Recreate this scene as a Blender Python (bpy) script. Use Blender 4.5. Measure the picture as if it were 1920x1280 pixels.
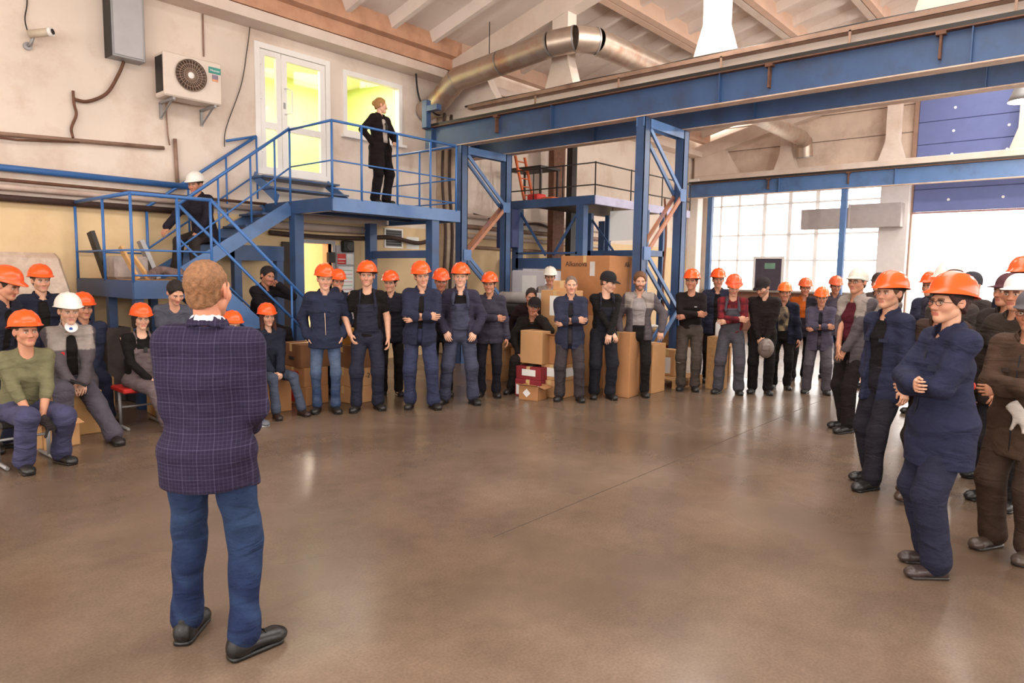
import bpy, math, random
import numpy as np
from mathutils import Vector, Matrix, Quaternion
random.seed(7); np.random.seed(7)
SC = bpy.context.scene
COL = SC.collection
for _o in list(bpy.data.objects): bpy.data.objects.remove(_o)

# ---------------------------------------------------------------- camera
EYE = Vector((0.0, 0.0, 1.72))
_yaw, _pitch, _roll = map(math.radians, (40.812, 5.714, 0.814))
_f = Vector((math.cos(_yaw)*math.cos(_pitch), math.sin(_yaw)*math.cos(_pitch), -math.sin(_pitch)))
_r = Vector((math.sin(_yaw), -math.cos(_yaw), 0)); _u = _r.cross(_f)
_R = math.cos(_roll)*_r + math.sin(_roll)*_u
_U = -math.sin(_roll)*_r + math.cos(_roll)*_u
cam_d = bpy.data.cameras.new('camera'); cam = bpy.data.objects.new('camera', cam_d); COL.objects.link(cam)
cam_d.sensor_width = 36; cam_d.lens = 24; cam_d.clip_end = 200
_m = Matrix.Identity(4)
for i in range(3):
    _m[i][0], _m[i][1], _m[i][2], _m[i][3] = _R[i], _U[i], -_f[i], EYE[i]
cam.matrix_world = _m
SC.camera = cam

# ---------------------------------------------------------------- world, exposure
W = bpy.data.worlds.new('sky'); SC.world = W; W.use_nodes = True
_bg = W.node_tree.nodes['Background']
_bg.inputs[0].default_value = (1.0, 0.965, 0.92, 1); _bg.inputs[1].default_value = 5.5
vs = SC.view_settings
vs.view_transform = 'Standard'; vs.look = 'None'; vs.exposure = 0.18; vs.gamma = 1; vs.use_curve_mapping = False
SC.cycles.use_denoising = True
SC.cycles.max_bounces = 8; SC.cycles.diffuse_bounces = 5; SC.cycles.glossy_bounces = 4
SC.cycles.transparent_max_bounces = 8; SC.cycles.sample_clamp_indirect = 8
SC.cycles.caustics_reflective = False; SC.cycles.caustics_refractive = False

def portal(name, loc, target_dir, sx, sy):
    d = bpy.data.lights.new(name, 'AREA'); d.shape = 'RECTANGLE'; d.size = sx; d.size_y = sy
    d.cycles.is_portal = True
    o = bpy.data.objects.new(name, d); COL.objects.link(o); o.location = loc
    o.rotation_euler = Vector(target_dir).to_track_quat('-Z', 'Y').to_euler()
# daylight enters by the far windows and gate, by window bands behind the camera and by the roof lantern
portal('daylight_far_window', (21.95, 7.3, 2.8), (-1, 0, 0), 5.2, 3.2)
portal('daylight_gate', (21.95, 1.2, 1.75), (-1, 0, 0), 6.0, 3.5)
portal('daylight_side_windows', (7.0, -7.7, 3.4), (0, 1, 0), 26, 3.4)
portal('daylight_rear_windows', (-6.7, 1.5, 2.9), (1, 0, 0), 15, 3.8)
portal('daylight_lantern', (7.0, 1.3, 9.0), (0, 0, -1), 26, 3.4)

# ---------------------------------------------------------------- picture-to-place helpers (the photo is 1920 x 1280)
def ray(x, y): return _f + _R*((x-960)/1280) - _U*((y-640)/1280)
def onX(x, y, X): d = ray(x, y); return EYE + d*(X/d.x)
def onY(x, y, Y): d = ray(x, y); return EYE + d*(Y/d.y)
def onZ(x, y, z): d = ray(x, y); return EYE + d*((z-EYE.z)/d.z)

# ---------------------------------------------------------------- materials
def lin(c): return tuple(((v/255)/12.92 if v/255 <= .04045 else ((v/255+.055)/1.055)**2.4) for v in c)
MATS = {}
def mat(name, rgb, rough=.6, metal=0., var=.12, scale=6., bump=0., bscale=40., rgb2=None, stain=None, spec=.5, detail=6., stretch=None, stain_scale=1.3):
    if name in MATS: return MATS[name]
    m = bpy.data.materials.new(name); m.use_nodes = True; nt = m.node_tree; N = nt.nodes; L = nt.links
    b = N['Principled BSDF']; b.inputs['Roughness'].default_value = rough; b.inputs['Metallic'].default_value = metal
    b.inputs['Specular IOR Level'].default_value = spec
    tc = N.new('ShaderNodeTexCoord'); src = tc.outputs['Object']
    if stretch:
        mp = N.new('ShaderNodeMapping'); mp.inputs['Scale'].default_value = stretch; L.new(src, mp.inputs[0]); src = mp.outputs[0]
    n = N.new('ShaderNodeTexNoise'); n.inputs['Scale'].default_value = scale; n.inputs['Detail'].default_value = detail; L.new(src, n.inputs['Vector'])
    r = N.new('ShaderNodeValToRGB'); c1 = lin(rgb); c2 = lin(rgb2) if rgb2 else tuple(v*(1-var*2) for v in c1)
    r.color_ramp.elements[0].position = .3; r.color_ramp.elements[1].position = .7
    r.color_ramp.elements[0].color = (*c2, 1); r.color_ramp.elements[1].color = (*c1, 1)
    L.new(n.outputs['Fac'], r.inputs[0]); col = r.outputs[0]
    if stain:
        n2 = N.new('ShaderNodeTexNoise'); n2.inputs['Scale'].default_value = stain_scale; n2.inputs['Detail'].default_value = 8; n2.inputs['Roughness'].default_value = .65
        L.new(tc.outputs['Object'], n2.inputs['Vector'])
        r2 = N.new('ShaderNodeValToRGB'); r2.color_ramp.elements[0].position = .5; r2.color_ramp.elements[1].position = .72
        r2.color_ramp.elements[0].color = (0, 0, 0, 1); r2.color_ramp.elements[1].color = (stain[1],)*3+(1,)
        L.new(n2.outputs['Fac'], r2.inputs[0])
        mx = N.new('ShaderNodeMix'); mx.data_type = 'RGBA'; L.new(r2.outputs[0], mx.inputs['Factor']); L.new(col, mx.inputs['A']); mx.inputs['B'].default_value = (*lin(stain[0]), 1)
        col = mx.outputs['Result']
    L.new(col, b.inputs['Base Color'])
    if bump:
        n3 = N.new('ShaderNodeTexNoise'); n3.inputs['Scale'].default_value = bscale; n3.inputs['Detail'].default_value = 4; L.new(src, n3.inputs['Vector'])
        bp = N.new('ShaderNodeBump'); bp.inputs['Strength'].default_value = bump; bp.inputs['Distance'].default_value = .02
        L.new(n3.outputs['Fac'], bp.inputs['Height']); L.new(bp.outputs[0], b.inputs['Normal'])
    MATS[name] = m; return m

def attr_mat(name, rough=.85, scale=60., var=.25, bump=.25, bscale=55., spec=.25, sss=0., fold=0.):
    """material whose colour is the mesh's own 'Col' attribute with fine noise"""
    m = bpy.data.materials.new(name); m.use_nodes = True; nt = m.node_tree; N = nt.nodes; L = nt.links
    b = N['Principled BSDF']; b.inputs['Roughness'].default_value = rough; b.inputs['Specular IOR Level'].default_value = spec
    if sss: b.inputs['Subsurface Weight'].default_value = sss; b.inputs['Subsurface Radius'].default_value = (.01, .004, .002)
    a = N.new('ShaderNodeAttribute'); a.attribute_name = 'Col'
    tc = N.new('ShaderNodeTexCoord')
    n = N.new('ShaderNodeTexNoise'); n.inputs['Scale'].default_value = scale; n.inputs['Detail'].default_value = 5; L.new(tc.outputs['Object'], n.inputs['Vector'])
    mr = N.new('ShaderNodeMapRange'); mr.inputs[1].default_value = .3; mr.inputs[2].default_value = .7; mr.inputs[3].default_value = 1-var; mr.inputs[4].default_value = 1+var
    L.new(n.outputs['Fac'], mr.inputs[0])
    mx = N.new('ShaderNodeMix'); mx.data_type = 'RGBA'; mx.blend_type = 'MULTIPLY'; mx.inputs['Factor'].default_value = 1
    L.new(a.outputs['Color'], mx.inputs['A']); L.new(mr.outputs[0], mx.inputs['B']); L.new(mx.outputs['Result'], b.inputs['Base Color'])
    n3 = N.new('ShaderNodeTexNoise'); n3.inputs['Scale'].default_value = bscale; n3.inputs['Detail'].default_value = 5; L.new(tc.outputs['Object'], n3.inputs['Vector'])
    h = n3.outputs['Fac']
    if fold:
        mp = N.new('ShaderNodeMapping'); mp.inputs['Scale'].default_value = (3, 3, 7); mp.inputs['Rotation'].default_value = (.3, .4, .2); L.new(tc.outputs['Object'], mp.inputs[0])
        n4 = N.new('ShaderNodeTexNoise'); n4.inputs['Scale'].default_value = 1.6; n4.inputs['Detail'].default_value = 2; n4.inputs['Distortion'].default_value = .8; L.new(mp.outputs[0], n4.inputs['Vector'])
        ma = N.new('ShaderNodeMath'); ma.operation = 'MULTIPLY_ADD'; ma.inputs[1].default_value = fold; L.new(n4.outputs['Fac'], ma.inputs[0]); L.new(h, ma.inputs[2]); h = ma.outputs[0]
    bp = N.new('ShaderNodeBump'); bp.inputs['Strength'].default_value = bump; bp.inputs['Distance'].default_value = .01
    L.new(h, bp.inputs['Height']); L.new(bp.outputs[0], b.inputs['Normal'])
    MATS[name] = m; return m

def glow_mat(name, rgb, strength):
    m = bpy.data.materials.new(name); m.use_nodes = True; N = m.node_tree.nodes
    b = N['Principled BSDF']; b.inputs['Base Color'].default_value = (*lin(rgb), 1)
    b.inputs['Emission Color'].default_value = (*lin(rgb), 1); b.inputs['Emission Strength'].default_value = strength
    MATS[name] = m; return m
def glass_mat(name, tint=(1, 1, 1), gloss=.08, dirt=0.):
    m = bpy.data.materials.new(name); m.use_nodes = True; nt = m.node_tree; N = nt.nodes; L = nt.links
    for n in list(N):
        if n.type == 'BSDF_PRINCIPLED': N.remove(n)
    t = N.new('ShaderNodeBsdfTransparent'); t.inputs[0].default_value = (*tint, 1)
    g = N.new('ShaderNodeBsdfGlossy'); g.inputs['Roughness'].default_value = .03
    mx = N.new('ShaderNodeMixShader'); mx.inputs[0].default_value = gloss
    L.new(t.outputs[0], mx.inputs[1]); L.new(g.outputs[0], mx.inputs[2]); out = mx.outputs[0]
    if dirt:
        d = N.new('ShaderNodeBsdfTranslucent'); d.inputs[0].default_value = (.9, .9, .9, 1)
        m2 = N.new('ShaderNodeMixShader'); m2.inputs[0].default_value = dirt; L.new(out, m2.inputs[1]); L.new(d.outputs[0], m2.inputs[2]); out = m2.outputs[0]
    L.new(out, N['Material Output'].inputs[0]); MATS[name] = m; return m

# ---------------------------------------------------------------- mesh builder
V3 = lambda p: np.array((p[0], p[1], p[2]), float)
class MB:
    def __init__(s): s.v = []; s.f = []; s.sm = []
    def add(s, vs, fs, smooth=False):
        n = len(s.v); s.v += [tuple(map(float, p)) for p in vs]; s.f += [tuple(n+i for i in f) for f in fs]; s.sm += [smooth]*len(fs); return s
    def box(s, a, b):
        x0, y0, z0 = a; x1, y1, z1 = b
        x0, x1 = sorted((x0, x1)); y0, y1 = sorted((y0, y1)); z0, z1 = sorted((z0, z1))
        return s.add([(x0,y0,z0),(x1,y0,z0),(x1,y1,z0),(x0,y1,z0),(x0,y0,z1),(x1,y0,z1),(x1,y1,z1),(x0,y1,z1)],
            [(3,2,1,0),(4,5,6,7),(0,1,5,4),(1,2,6,5),(2,3,7,6),(3,0,4,7)])
    def bev(s, a, b, r=.01):
        """box with chamfered edges"""
        a = np.minimum(V3(a), V3(b)) if False else V3(a); b = V3(b); lo = np.minimum(a, b); hi = np.maximum(a, b); c = (lo+hi)/2; h = (hi-lo)/2; r = min(r, h.min()*.49)
        vs = []; idx = {}
        for sx in (-1, 1):
            for sy in (-1, 1):
                for sz in (-1, 1):
                    for ax in range(3):
                        o = np.array((sx, sy, sz))*(h-r); o[ax] = (sx, sy, sz)[ax]*h[ax]; idx[(sx,sy,sz,ax)] = len(vs); vs.append(c+o)
        fs = []
        for ax in range(3):
            u, w = (ax+1) % 3, (ax+2) % 3
            for sg in (-1, 1):
                q = []
                for su, sw in ((-1,-1),(1,-1),(1,1),(-1,1)):
                    k = [0,0,0]; k[ax] = sg; k[u] = su; k[w] = sw; q.append(idx[(*k, ax)])
                fs.append(tuple(q) if sg > 0 else tuple(q[::-1]))
            for su in (-1, 1):
                for sw in (-1, 1):
                    k0 = [0,0,0]; k1 = [0,0,0]; k0[ax] = -1; k1[ax] = 1
                    for k in (k0, k1): k[u] = su; k[w] = sw
                    q = (idx[(*k0,u)], idx[(*k1,u)], idx[(*k1,w)], idx[(*k0,w)]); fs.append(q if su*sw > 0 else q[::-1])
        for sx in (-1,1):
            for sy in (-1,1):
                for sz in (-1,1):
                    q = tuple(idx[(sx,sy,sz,a_)] for a_ in range(3)); fs.append(q if sx*sy*sz > 0 else q[::-1])
        return s.add(vs, fs)
    def bar(s, a, b, w, h, up=(0, 0, 1)):
        """rectangular bar from a to b, w across, h along up"""
        a, b = V3(a), V3(b); d = b-a; d /= np.linalg.norm(d); u = V3(up); x = np.cross(d, u)
        if np.linalg.norm(x) < 1e-6: x = np.cross(d, (1, 0, 0)) if abs(d[0]) < .9 else np.cross(d, (0, 1, 0))
        x /= np.linalg.norm(x); y = np.cross(x, d); vs = []
        for p in (a, b):
            for sx, sy in ((-1,-1),(1,-1),(1,1),(-1,1)): vs.append(p+x*sx*w/2+y*sy*h/2)
        return s.add(vs, [(0,1,2,3)[::-1],(4,5,6,7)[::1],(0,1,5,4),(1,2,6,5),(2,3,7,6),(3,0,4,7)])
    def tube(s, pts, r, n=8, cap=True):
        pts = [V3(p) for p in pts]; rs = r if hasattr(r, '__len__') else [r]*len(pts); rings = []; px = None
        for i, p in enumerate(pts):
            d = pts[min(i+1, len(pts)-1)]-pts[max(i-1, 0)]; d = d/(np.linalg.norm(d)+1e-9)
            if px is None: px = np.cross(d, (0, 0, 1)); px = px if np.linalg.norm(px) > .05 else np.cross(d, (1, 0, 0))
            px = px-d*(px@d); px /= np.linalg.norm(px)+1e-9; py = np.cross(d, px)
            rings.append([p+(px*math.cos(t)+py*math.sin(t))*rs[i] for t in [2*math.pi*k/n for k in range(n)]])
        vs = [v for q in rings for v in q]; fs = []
        for i in range(len(rings)-1):
            for k in range(n): fs.append((i*n+k, i*n+(k+1) % n, (i+1)*n+(k+1) % n, (i+1)*n+k))
        s.add(vs, fs, True)
        if cap:
            m = len(s.v)-len(vs); s.f.append(tuple(m+k for k in range(n))[::-1]); s.sm.append(False)
            s.f.append(tuple(m+(len(rings)-1)*n+k for k in range(n))); s.sm.append(False)
        return s
    def lathe(s, prof, c=(0, 0, 0), n=24, sx=1., sy=1.):
        vs = []; fs = []
        for (r, z) in prof:
            for k in range(n): t = 2*math.pi*k/n; vs.append((c[0]+r*sx*math.cos(t), c[1]+r*sy*math.sin(t), c[2]+z))
        for i in range(len(prof)-1):
            for k in range(n): fs.append((i*n+k, i*n+(k+1) % n, (i+1)*n+(k+1) % n, (i+1)*n+k))
        return s.add(vs, fs, True)
    def prism(s, poly, fn, t0, t1):
        """poly: 2-D outline, fn(u,v,t) -> point"""
        n = len(poly); vs = [fn(u, v, t0) for u, v in poly]+[fn(u, v, t1) for u, v in poly]
        return s.add(vs, [tuple(range(n))[::-1], tuple(range(n, 2*n))]+[(i, (i+1) % n, n+(i+1) % n, n+i) for i in range(n)])
    def ibeam(s, a, b, h, w, t=.02, up=(0, 0, 1)):
        """a, b: middle of the bottom flange's underside"""
        a, b = V3(a), V3(b); u = V3(up)
        s.bar(a+u*t/2, b+u*t/2, w, t, up); s.bar(a+u*(h-t/2), b+u*(h-t/2), w, t, up); s.bar(a+u*h/2, b+u*h/2, t, h-2*t, up); return s
    def build(s, name, m, parent=None, base=None, **kw):
        P = np.array(s.v, float)
        if parent is not None: o0 = V3(parent['_o'])
        elif base is not None: o0 = V3(base)
        else: lo, hi = P.min(0), P.max(0); o0 = np.array(((lo[0]+hi[0])/2, (lo[1]+hi[1])/2, lo[2]))
        me = bpy.data.meshes.new(name); me.from_pydata((P-o0).tolist(), [], s.f); me.validate(clean_customdata=False)
        if len(me.polygons) == len(s.sm): me.polygons.foreach_set('use_smooth', s.sm)
        ms = m if isinstance(m, (list, tuple)) else [m]
        for q in ms: me.materials.append(q)
        import_bm(me)
        o = bpy.data.objects.new(name, me); COL.objects.link(o)
        if parent is not None: o.parent = parent; o['_o'] = tuple(o0)
        else: o.location = o0; o['_o'] = tuple(o0)
        tag(o, **kw); return o
import bmesh
def import_bm(me):
    bm = bmesh.new(); bm.from_mesh(me); bmesh.ops.recalc_face_normals(bm, faces=bm.faces); bm.to_mesh(me); bm.free()
def tag(o, label=None, cat=None, group=None, kind=None):
    if label: o['label'] = label
    if cat: o['category'] = cat
    if group: o['group'] = group
    if kind: o['kind'] = kind
    return o
def thing(name, loc, label=None, cat=None, group=None, kind=None):
    o = bpy.data.objects.new(name, None); COL.objects.link(o); o.location = loc; o['_o'] = tuple(loc); o.empty_display_size = .1
    return tag(o, label, cat, group, kind)
def dup(o, loc=None, rz=None, parent=None, **kw):
    c = o.copy(); COL.objects.link(c); c.parent = parent
    if loc is not None: c.location = loc
    if rz is not None: c.rotation_euler[2] = rz
    for ch in list(o.children): dup(ch, parent=c)
    return tag(c, **kw)
# ================================================================ materials of the shell and the steel
M = {}
M['wall'] = mat('plaster_wall', (226, 210, 196), .9, var=.05, scale=1.1, bump=.25, bscale=9, stain=((178, 140, 112), .55), stain_scale=.9)
M['wall_low'] = mat('cream_painted_wall', (226, 196, 152), .8, var=.06, scale=1.6, bump=.2, bscale=12, stain=((190, 150, 100), .4))
M['wall_far'] = mat('far_wall_panels', (220, 198, 180), .9, var=.08, scale=2, bump=.3, bscale=14, stain=((150, 122, 104), .5))
M['conc'] = mat('whitewashed_concrete', (222, 205, 192), .9, var=.06, scale=2.5, bump=.3, bscale=14, stain=((186, 146, 118), .35), stain_scale=1.0)
M['slab'] = mat('roof_slab_whitewash', (232, 218, 208), .95, var=.05, scale=1.4, bump=.2, bscale=10, stain=((180, 146, 126), .4))
M['rust'] = mat('rust_stained_concrete', (206, 158, 128), .9, var=.12, scale=4, bump=.3, bscale=30, stain=((164, 112, 84), .5), stain_scale=2.5)
M['pale_rust'] = mat('pale_stained_concrete', (224, 190, 168), .9, var=.06, scale=4, bump=.3, bscale=30, stain=((196, 148, 120), .4), stain_scale=2)
M['blue'] = mat('lit_blue_steel_paint', (78, 112, 160), .42, var=.08, scale=3, bump=.05, bscale=20, stain=((58, 66, 88), .5), stain_scale=2.2)  # blue steel in the lighter tone of its lit faces
M['blue_shade'] = mat('shaded_blue_steel_paint', (54, 82, 124), .45, var=.10, scale=3, bump=.05, bscale=20, stain=((48, 46, 52), .5), stain_scale=2.0)  # same blue steel, with its shade put into a darker colour
M['railblue'] = mat('railing_blue_paint', (58, 108, 172), .4, var=.08, scale=5)
M['rustmetal'] = mat('rusty_steel', (120, 82, 62), .7, .3, var=.2, scale=12, bump=.2)
M['flange'] = mat('worn_flange', (214, 186, 164), .55, .1, var=.12, scale=6, stain=((150, 96, 70), .6), stain_scale=5)
M['black'] = mat('black_rubber', (22, 20, 20), .6, var=.1)
M['dark'] = mat('dark_metal', (52, 48, 46), .5, .4, var=.1)
M['white'] = mat('white_plastic', (236, 232, 228), .45, var=.02)
M['grey'] = mat('grey_metal', (158, 156, 156), .5, .4, var=.06, scale=3, stain=((120, 112, 106), .4))
M['duct'] = mat('galvanised_duct', (196, 178, 162), .38, .75, var=.10, scale=5, stain=((170, 100, 62), .75), stain_scale=1.8)
M['pipe'] = mat('brown_painted_pipe', (158, 126, 106), .6, .1, var=.15, scale=5, stain=((96, 62, 46), .6), stain_scale=3)
M['wood'] = mat('raw_wood', (190, 142, 92), .75, var=.14, scale=3, bump=.2, stretch=(1, 8, 8))
M['card'] = mat('brown_cardboard', (178, 126, 82), .85, var=.07, scale=4, bump=.1, bscale=60)
M['card2'] = mat('pale_cardboard', (196, 148, 100), .85, var=.06, scale=4, bump=.1, bscale=60)
M['tape'] = mat('packing_tape', (206, 172, 120), .3, var=.05)
M['paper'] = mat('white_paper', (232, 230, 226), .8, var=.03)
M['red'] = mat('red_plastic', (200, 42, 36), .5, var=.06)
M['lime'] = mat('lime_green_wall', (216, 230, 150), .9, var=.05, scale=2)
M['glass'] = glass_mat('window_glass', (1, 1, 1), .06)
M['bluegate'] = mat('blue_gate_panel', (100, 110, 160), .6, var=.05, scale=4, bump=.12, bscale=18)
M['ink'] = mat('dark_ink', (46, 36, 34), .8, var=.05)

def floor_mat():
    m = bpy.data.materials.new('polished_concrete_floor'); m.use_nodes = True; nt = m.node_tree; N = nt.nodes; L = nt.links; b = N['Principled BSDF']; tc = N.new('ShaderNodeTexCoord')
    def noise(sc, de, lo, hi, a, b_):
        n = N.new('ShaderNodeTexNoise'); n.inputs['Scale'].default_value = sc; n.inputs['Detail'].default_value = de; n.inputs['Roughness'].default_value = .5; L.new(tc.outputs['Object'], n.inputs['Vector'])
        mr = N.new('ShaderNodeMapRange'); mr.interpolation_type = 'SMOOTHSTEP'; mr.inputs[1].default_value = lo; mr.inputs[2].default_value = hi; mr.inputs[3].default_value = a; mr.inputs[4].default_value = b_; L.new(n.outputs['Fac'], mr.inputs[0]); return mr.outputs[0]
    f = noise(.45, 3, .2, .8, 0, 1); mx = N.new('ShaderNodeMix'); mx.data_type = 'RGBA'; L.new(f, mx.inputs['Factor']); mx.inputs['A'].default_value = (*lin((94, 76, 60)), 1); mx.inputs['B'].default_value = (*lin((122, 103, 88)), 1); c = mx.outputs['Result']
    for sc, de, a, b_ in ((1.9, 5, .80, 1.16), (9, 4, .93, 1.06), (70, 2, .86, 1.12)):
        m2 = N.new('ShaderNodeMix'); m2.data_type = 'RGBA'; m2.blend_type = 'MULTIPLY'; m2.inputs['Factor'].default_value = 1; L.new(c, m2.inputs['A']); L.new(noise(sc, de, .2, .8, a, b_), m2.inputs['B']); c = m2.outputs['Result']
    L.new(c, b.inputs['Base Color']); L.new(noise(.7, 2, .2, .8, .20, .32), b.inputs['Roughness'])
    return m
M['floor'] = floor_mat()

YL, XF, YR, XR = 10.7, 21.8, -7.6, -6.6          # wall faces: left, far, right, rear
# ---------------------------------------------------------------- floor
fl = MB().box((XR-.2, YR-.2, -.2), (XF+.2, YL+.3, 0)).build('floor', M['floor'], base=(0, 0, 0), kind='structure')
for a, b in (((3.2, 2.9), (21.8, 2.9)), ((11.4, -7.4), (11.4, 10.6))):
    MB().bar((a[0], a[1], .0006), (b[0], b[1], .0006), .005, .002).build('joint', mat('joint_filler', (74, 60, 50), .8), fl)
gr = MB().box((XF+.2, -40, -.3), (60, 60, -.05)).build('ground_outside', mat('pale_asphalt', (200, 196, 190), .9, var=.05), kind='structure')

# ---------------------------------------------------------------- left wall with its openings
D0, D1, DZ0, DZ1 = 5.89, 7.32, 3.30, 5.40        # upper double door
W0, W1, WZ0, WZ1 = 7.60, 8.98, 4.20, 5.34        # office window
L0, L1, LZ1 = 6.62, 7.32, 2.20                    # lower doorway
w = MB(); t = YL+.28
def wl(x0, x1, z0, z1): w.box((x0, YL, z0), (x1, t, z1))
wl(XR, D0, 2.6, 6.6); wl(D0, D1, DZ1, 6.6); wl(D0, D1, 2.6, DZ0); wl(D1, W0, 2.6, 6.6); wl(W0, W1, WZ1, 6.6); wl(W0, W1, 2.6, WZ0); wl(W1, XF, 2.6, 6.6)
wall_left = w.build('wall_left', M['wall'], base=(0, YL, 0), kind='structure')
w = MB(); wl(XR, L0, 0, 2.6); wl(L0, L1, LZ1, 2.6); wl(L1, XF, 0, 2.6)
w.build('lower_wall', M['wall_low'], wall_left)
# office behind the upper door and window
o = MB(); o.box((5.2, 14, 3.2), (10, 14.1, 6)); o.box((5.1, 10.98, 3.2), (5.2, 14.1, 6)); o.box((10, 10.98, 3.2), (10.1, 14.1, 6))
off = o.build('wall_office', M['lime'], kind='structure')
MB().box((5.1, 10.98, 3.2), (10.1, 14.1, 3.28)).build('office_floor', mat('office_lino', (170, 150, 120), .5), off)
MB().box((5.1, 10.98, 5.95), (10.1, 14.1, 6.05)).build('office_ceiling', M['white'], off)
for x in (6.4, 8.6):
    d = bpy.data.lights.new('office_light', 'AREA'); d.size = 1.1; d.energy = 120; d.color = (1, .97, .88)
    lo = bpy.data.objects.new('office_light', d); COL.objects.link(lo); lo.location = (x, 12.4, 5.9)
MB().box((6.5, 13.2, 3.285), (7.15, 13.6, 4.35)).build('office_cabinet', M['wood'], label='brown wooden cabinet seen through the upper glass door', cat='cabinet')
# room behind the lower doorway
o = MB(); o.box((6.0, 12.4, 0), (8.4, 12.5, 2.55)); o.box((6.0, 10.98, 0), (6.05, 12.4, 2.55)); o.box((8.35, 10.98, 0), (8.4, 12.4, 2.55)); o.box((6, 10.98, 2.5), (8.4, 12.4, 2.55))
o.build('wall_back_room', M['wall_low'], kind='structure')
d = bpy.data.lights.new('back_room_light', 'POINT'); d.energy = 45; d.color = (1, .9, .72); d.shadow_soft_size = .15
lo = bpy.data.objects.new('back_room_light', d); COL.objects.link(lo); lo.location = (7.3, 11.6, 2.3)

def frame(mb, x0, x1, z0, z1, y0, y1, t=.07):
    mb.box((x0, y0, z0), (x0+t, y1, z1)); mb.box((x1-t, y0, z0), (x1, y1, z1)); mb.box((x0+t, y0, z1-t), (x1-t, y1, z1)); mb.box((x0+t, y0, z0), (x1-t, y1, z0+t)); return mb
door = thing('door_1', (6.6, YL, DZ0), 'white plastic double door with glass panels above the blue platform', None, kind='structure')
frame(MB(), D0, D1, DZ0, DZ1, YL-.03, YL+.12, .09).build('door_frame', M['white'], door)
for x0, x1, nm in ((5.99, 6.36, 'narrow'), (6.375, 7.22, 'wide')):
    lf = MB(); frame(lf, x0, x1, DZ0+.04, DZ1-.1, YL-.015, YL+.05, .1 if nm == 'wide' else .085)
    lf.box((x0+.08, YL-.01, 4.05), (x1-.08, YL+.05, 4.16)); leaf = lf.build('door_leaf', M['white'], door)
    MB().box((x0+.085, YL+.015, 4.15), (x1-.085, YL+.025, DZ1-.19)).build('pane', M['glass'], leaf)
    MB().box((x0+.085, YL+.015, DZ0+.12), (x1-.085, YL+.025, 4.06)).build('pane', M['glass'], leaf)
    if nm == 'wide':
        MB().tube([(6.43, YL-.01, 4.33), (6.43, YL-.07, 4.33), (6.52, YL-.09, 4.36), (6.52, YL-.09, 4.72), (6.43, YL-.07, 4.75), (6.43, YL-.01, 4.75)], .012, 8).build('handle', M['white'], leaf)
        MB().box((6.40, YL-.02, 4.42), (6.44, YL-.005, 4.52)).build('lock', M['grey'], leaf)
    else:
        for z in (3.7, 4.55, 5.1): MB().bev((x0-.02, YL-.04, z-.05), (x0+.015, YL, z+.05), .006).build('hinge', M['white'], leaf)
win = thing('window_1', (8.3, YL, WZ0), kind='structure')
frame(MB(), W0, W1, WZ0, WZ1, YL-.02, YL+.1, .085).build('window_frame', M['white'], win)
MB().box((W0+.08, YL+.03, WZ0+.08), (W1-.08, YL+.04, WZ1-.08)).build('pane', M['glass'], win)
MB().box((W0-.05, YL-.1, WZ0-.06), (W1+.05, YL+.1, WZ0-.01)).build('window_sill', M['white'], win)
# lower doorway: jambs, open dark leaf
dl = thing('door_2', (7.0, YL, 0), kind='structure')
mb = MB(); mb.box((L0-.06, YL-.04, 0), (L0, YL+.1, LZ1+.06)); mb.box((L1, YL-.04, 0), (L1+.06, YL+.1, LZ1+.06)); mb.box((L0, YL-.04, LZ1), (L1, YL+.1, LZ1+.06)); mb.build('door_frame', M['grey'], dl)
MB().bev((6.30, YL-.06, .02), (6.62, YL-.02, LZ1), .01).build('door_leaf', mat('dark_brown_door', (62, 44, 34), .6), dl)

# ---------------------------------------------------------------- far wall: windows, gate
FW0, FW1, FZ0, FZ1 = 4.95, 10.25, 1.28, 4.42
GW0, GW1, GZ1 = -1.8, 4.18, 3.55
w = MB(); t = XF+.3
def wf(y0, y1, z0, z1): w.box((XF, y0, z0), (t, y1, z1))
wf(FW1, YL+.28, 0, 8.6); wf(FW0, FW1, FZ1, 8.6); wf(GW1, FW0, 0, 8.6); wf(GW0, GW1, 7.2, 8.6); wf(YR, GW0, 0, 8.6); wf(GW0, GW1, GZ1+.4, 7.2)
wall_far = w.build('wall_far', M['wall_far'], base=(XF, 0, 0), kind='structure')
w = MB(); wf(FW0, FW1, 0, FZ0); w.build('brick_parapet', mat('red_brown_parapet', (150, 108, 92), .85, var=.12, scale=8, stretch=(1, 4, 1)), wall_far)
for z in (5.75, 6.5): MB().bar((XF-.005, YR, z), (XF-.005, YL, z), .012, .02).build('panel_joint', mat('joint_brown', (120, 98, 84), .9), wall_far)  # panel joints drawn as thin darker brown bars
wn = thing('window_2', (XF, 7.6, FZ0), kind='structure')
ys = [FW0, 5.95, 6.75, 7.56, 8.35, 9.18, 9.8, FW1]; zs = [FZ0, 2.24, 3.04, 4.0, FZ1]
white_fr = mat('white_window_frame', (236, 232, 230), .6, var=.02)
def translucent(m, k):
    nt = m.node_tree; N = nt.nodes; L = nt.links; b = N['Principled BSDF']; tr_ = N.new('ShaderNodeBsdfTranslucent'); tr_.inputs[0].default_value = (.9, .9, .9, 1)
    mx = N.new('ShaderNodeMixShader'); mx.inputs[0].default_value = k; L.new(b.outputs[0], mx.inputs[1]); L.new(tr_.outputs[0], mx.inputs[2]); L.new(mx.outputs[0], N['Material Output'].inputs[0])
translucent(white_fr, .3)  # translucency added so the bars look washed out by window glare
for i, y in enumerate(ys): 
    tt = .11 if i in (2, 3, 4) else .06
    MB().box((XF+.06, y-tt/2, FZ0), (XF+.14, y+tt/2, FZ1)).build('mullion', white_fr, wn)
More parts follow.
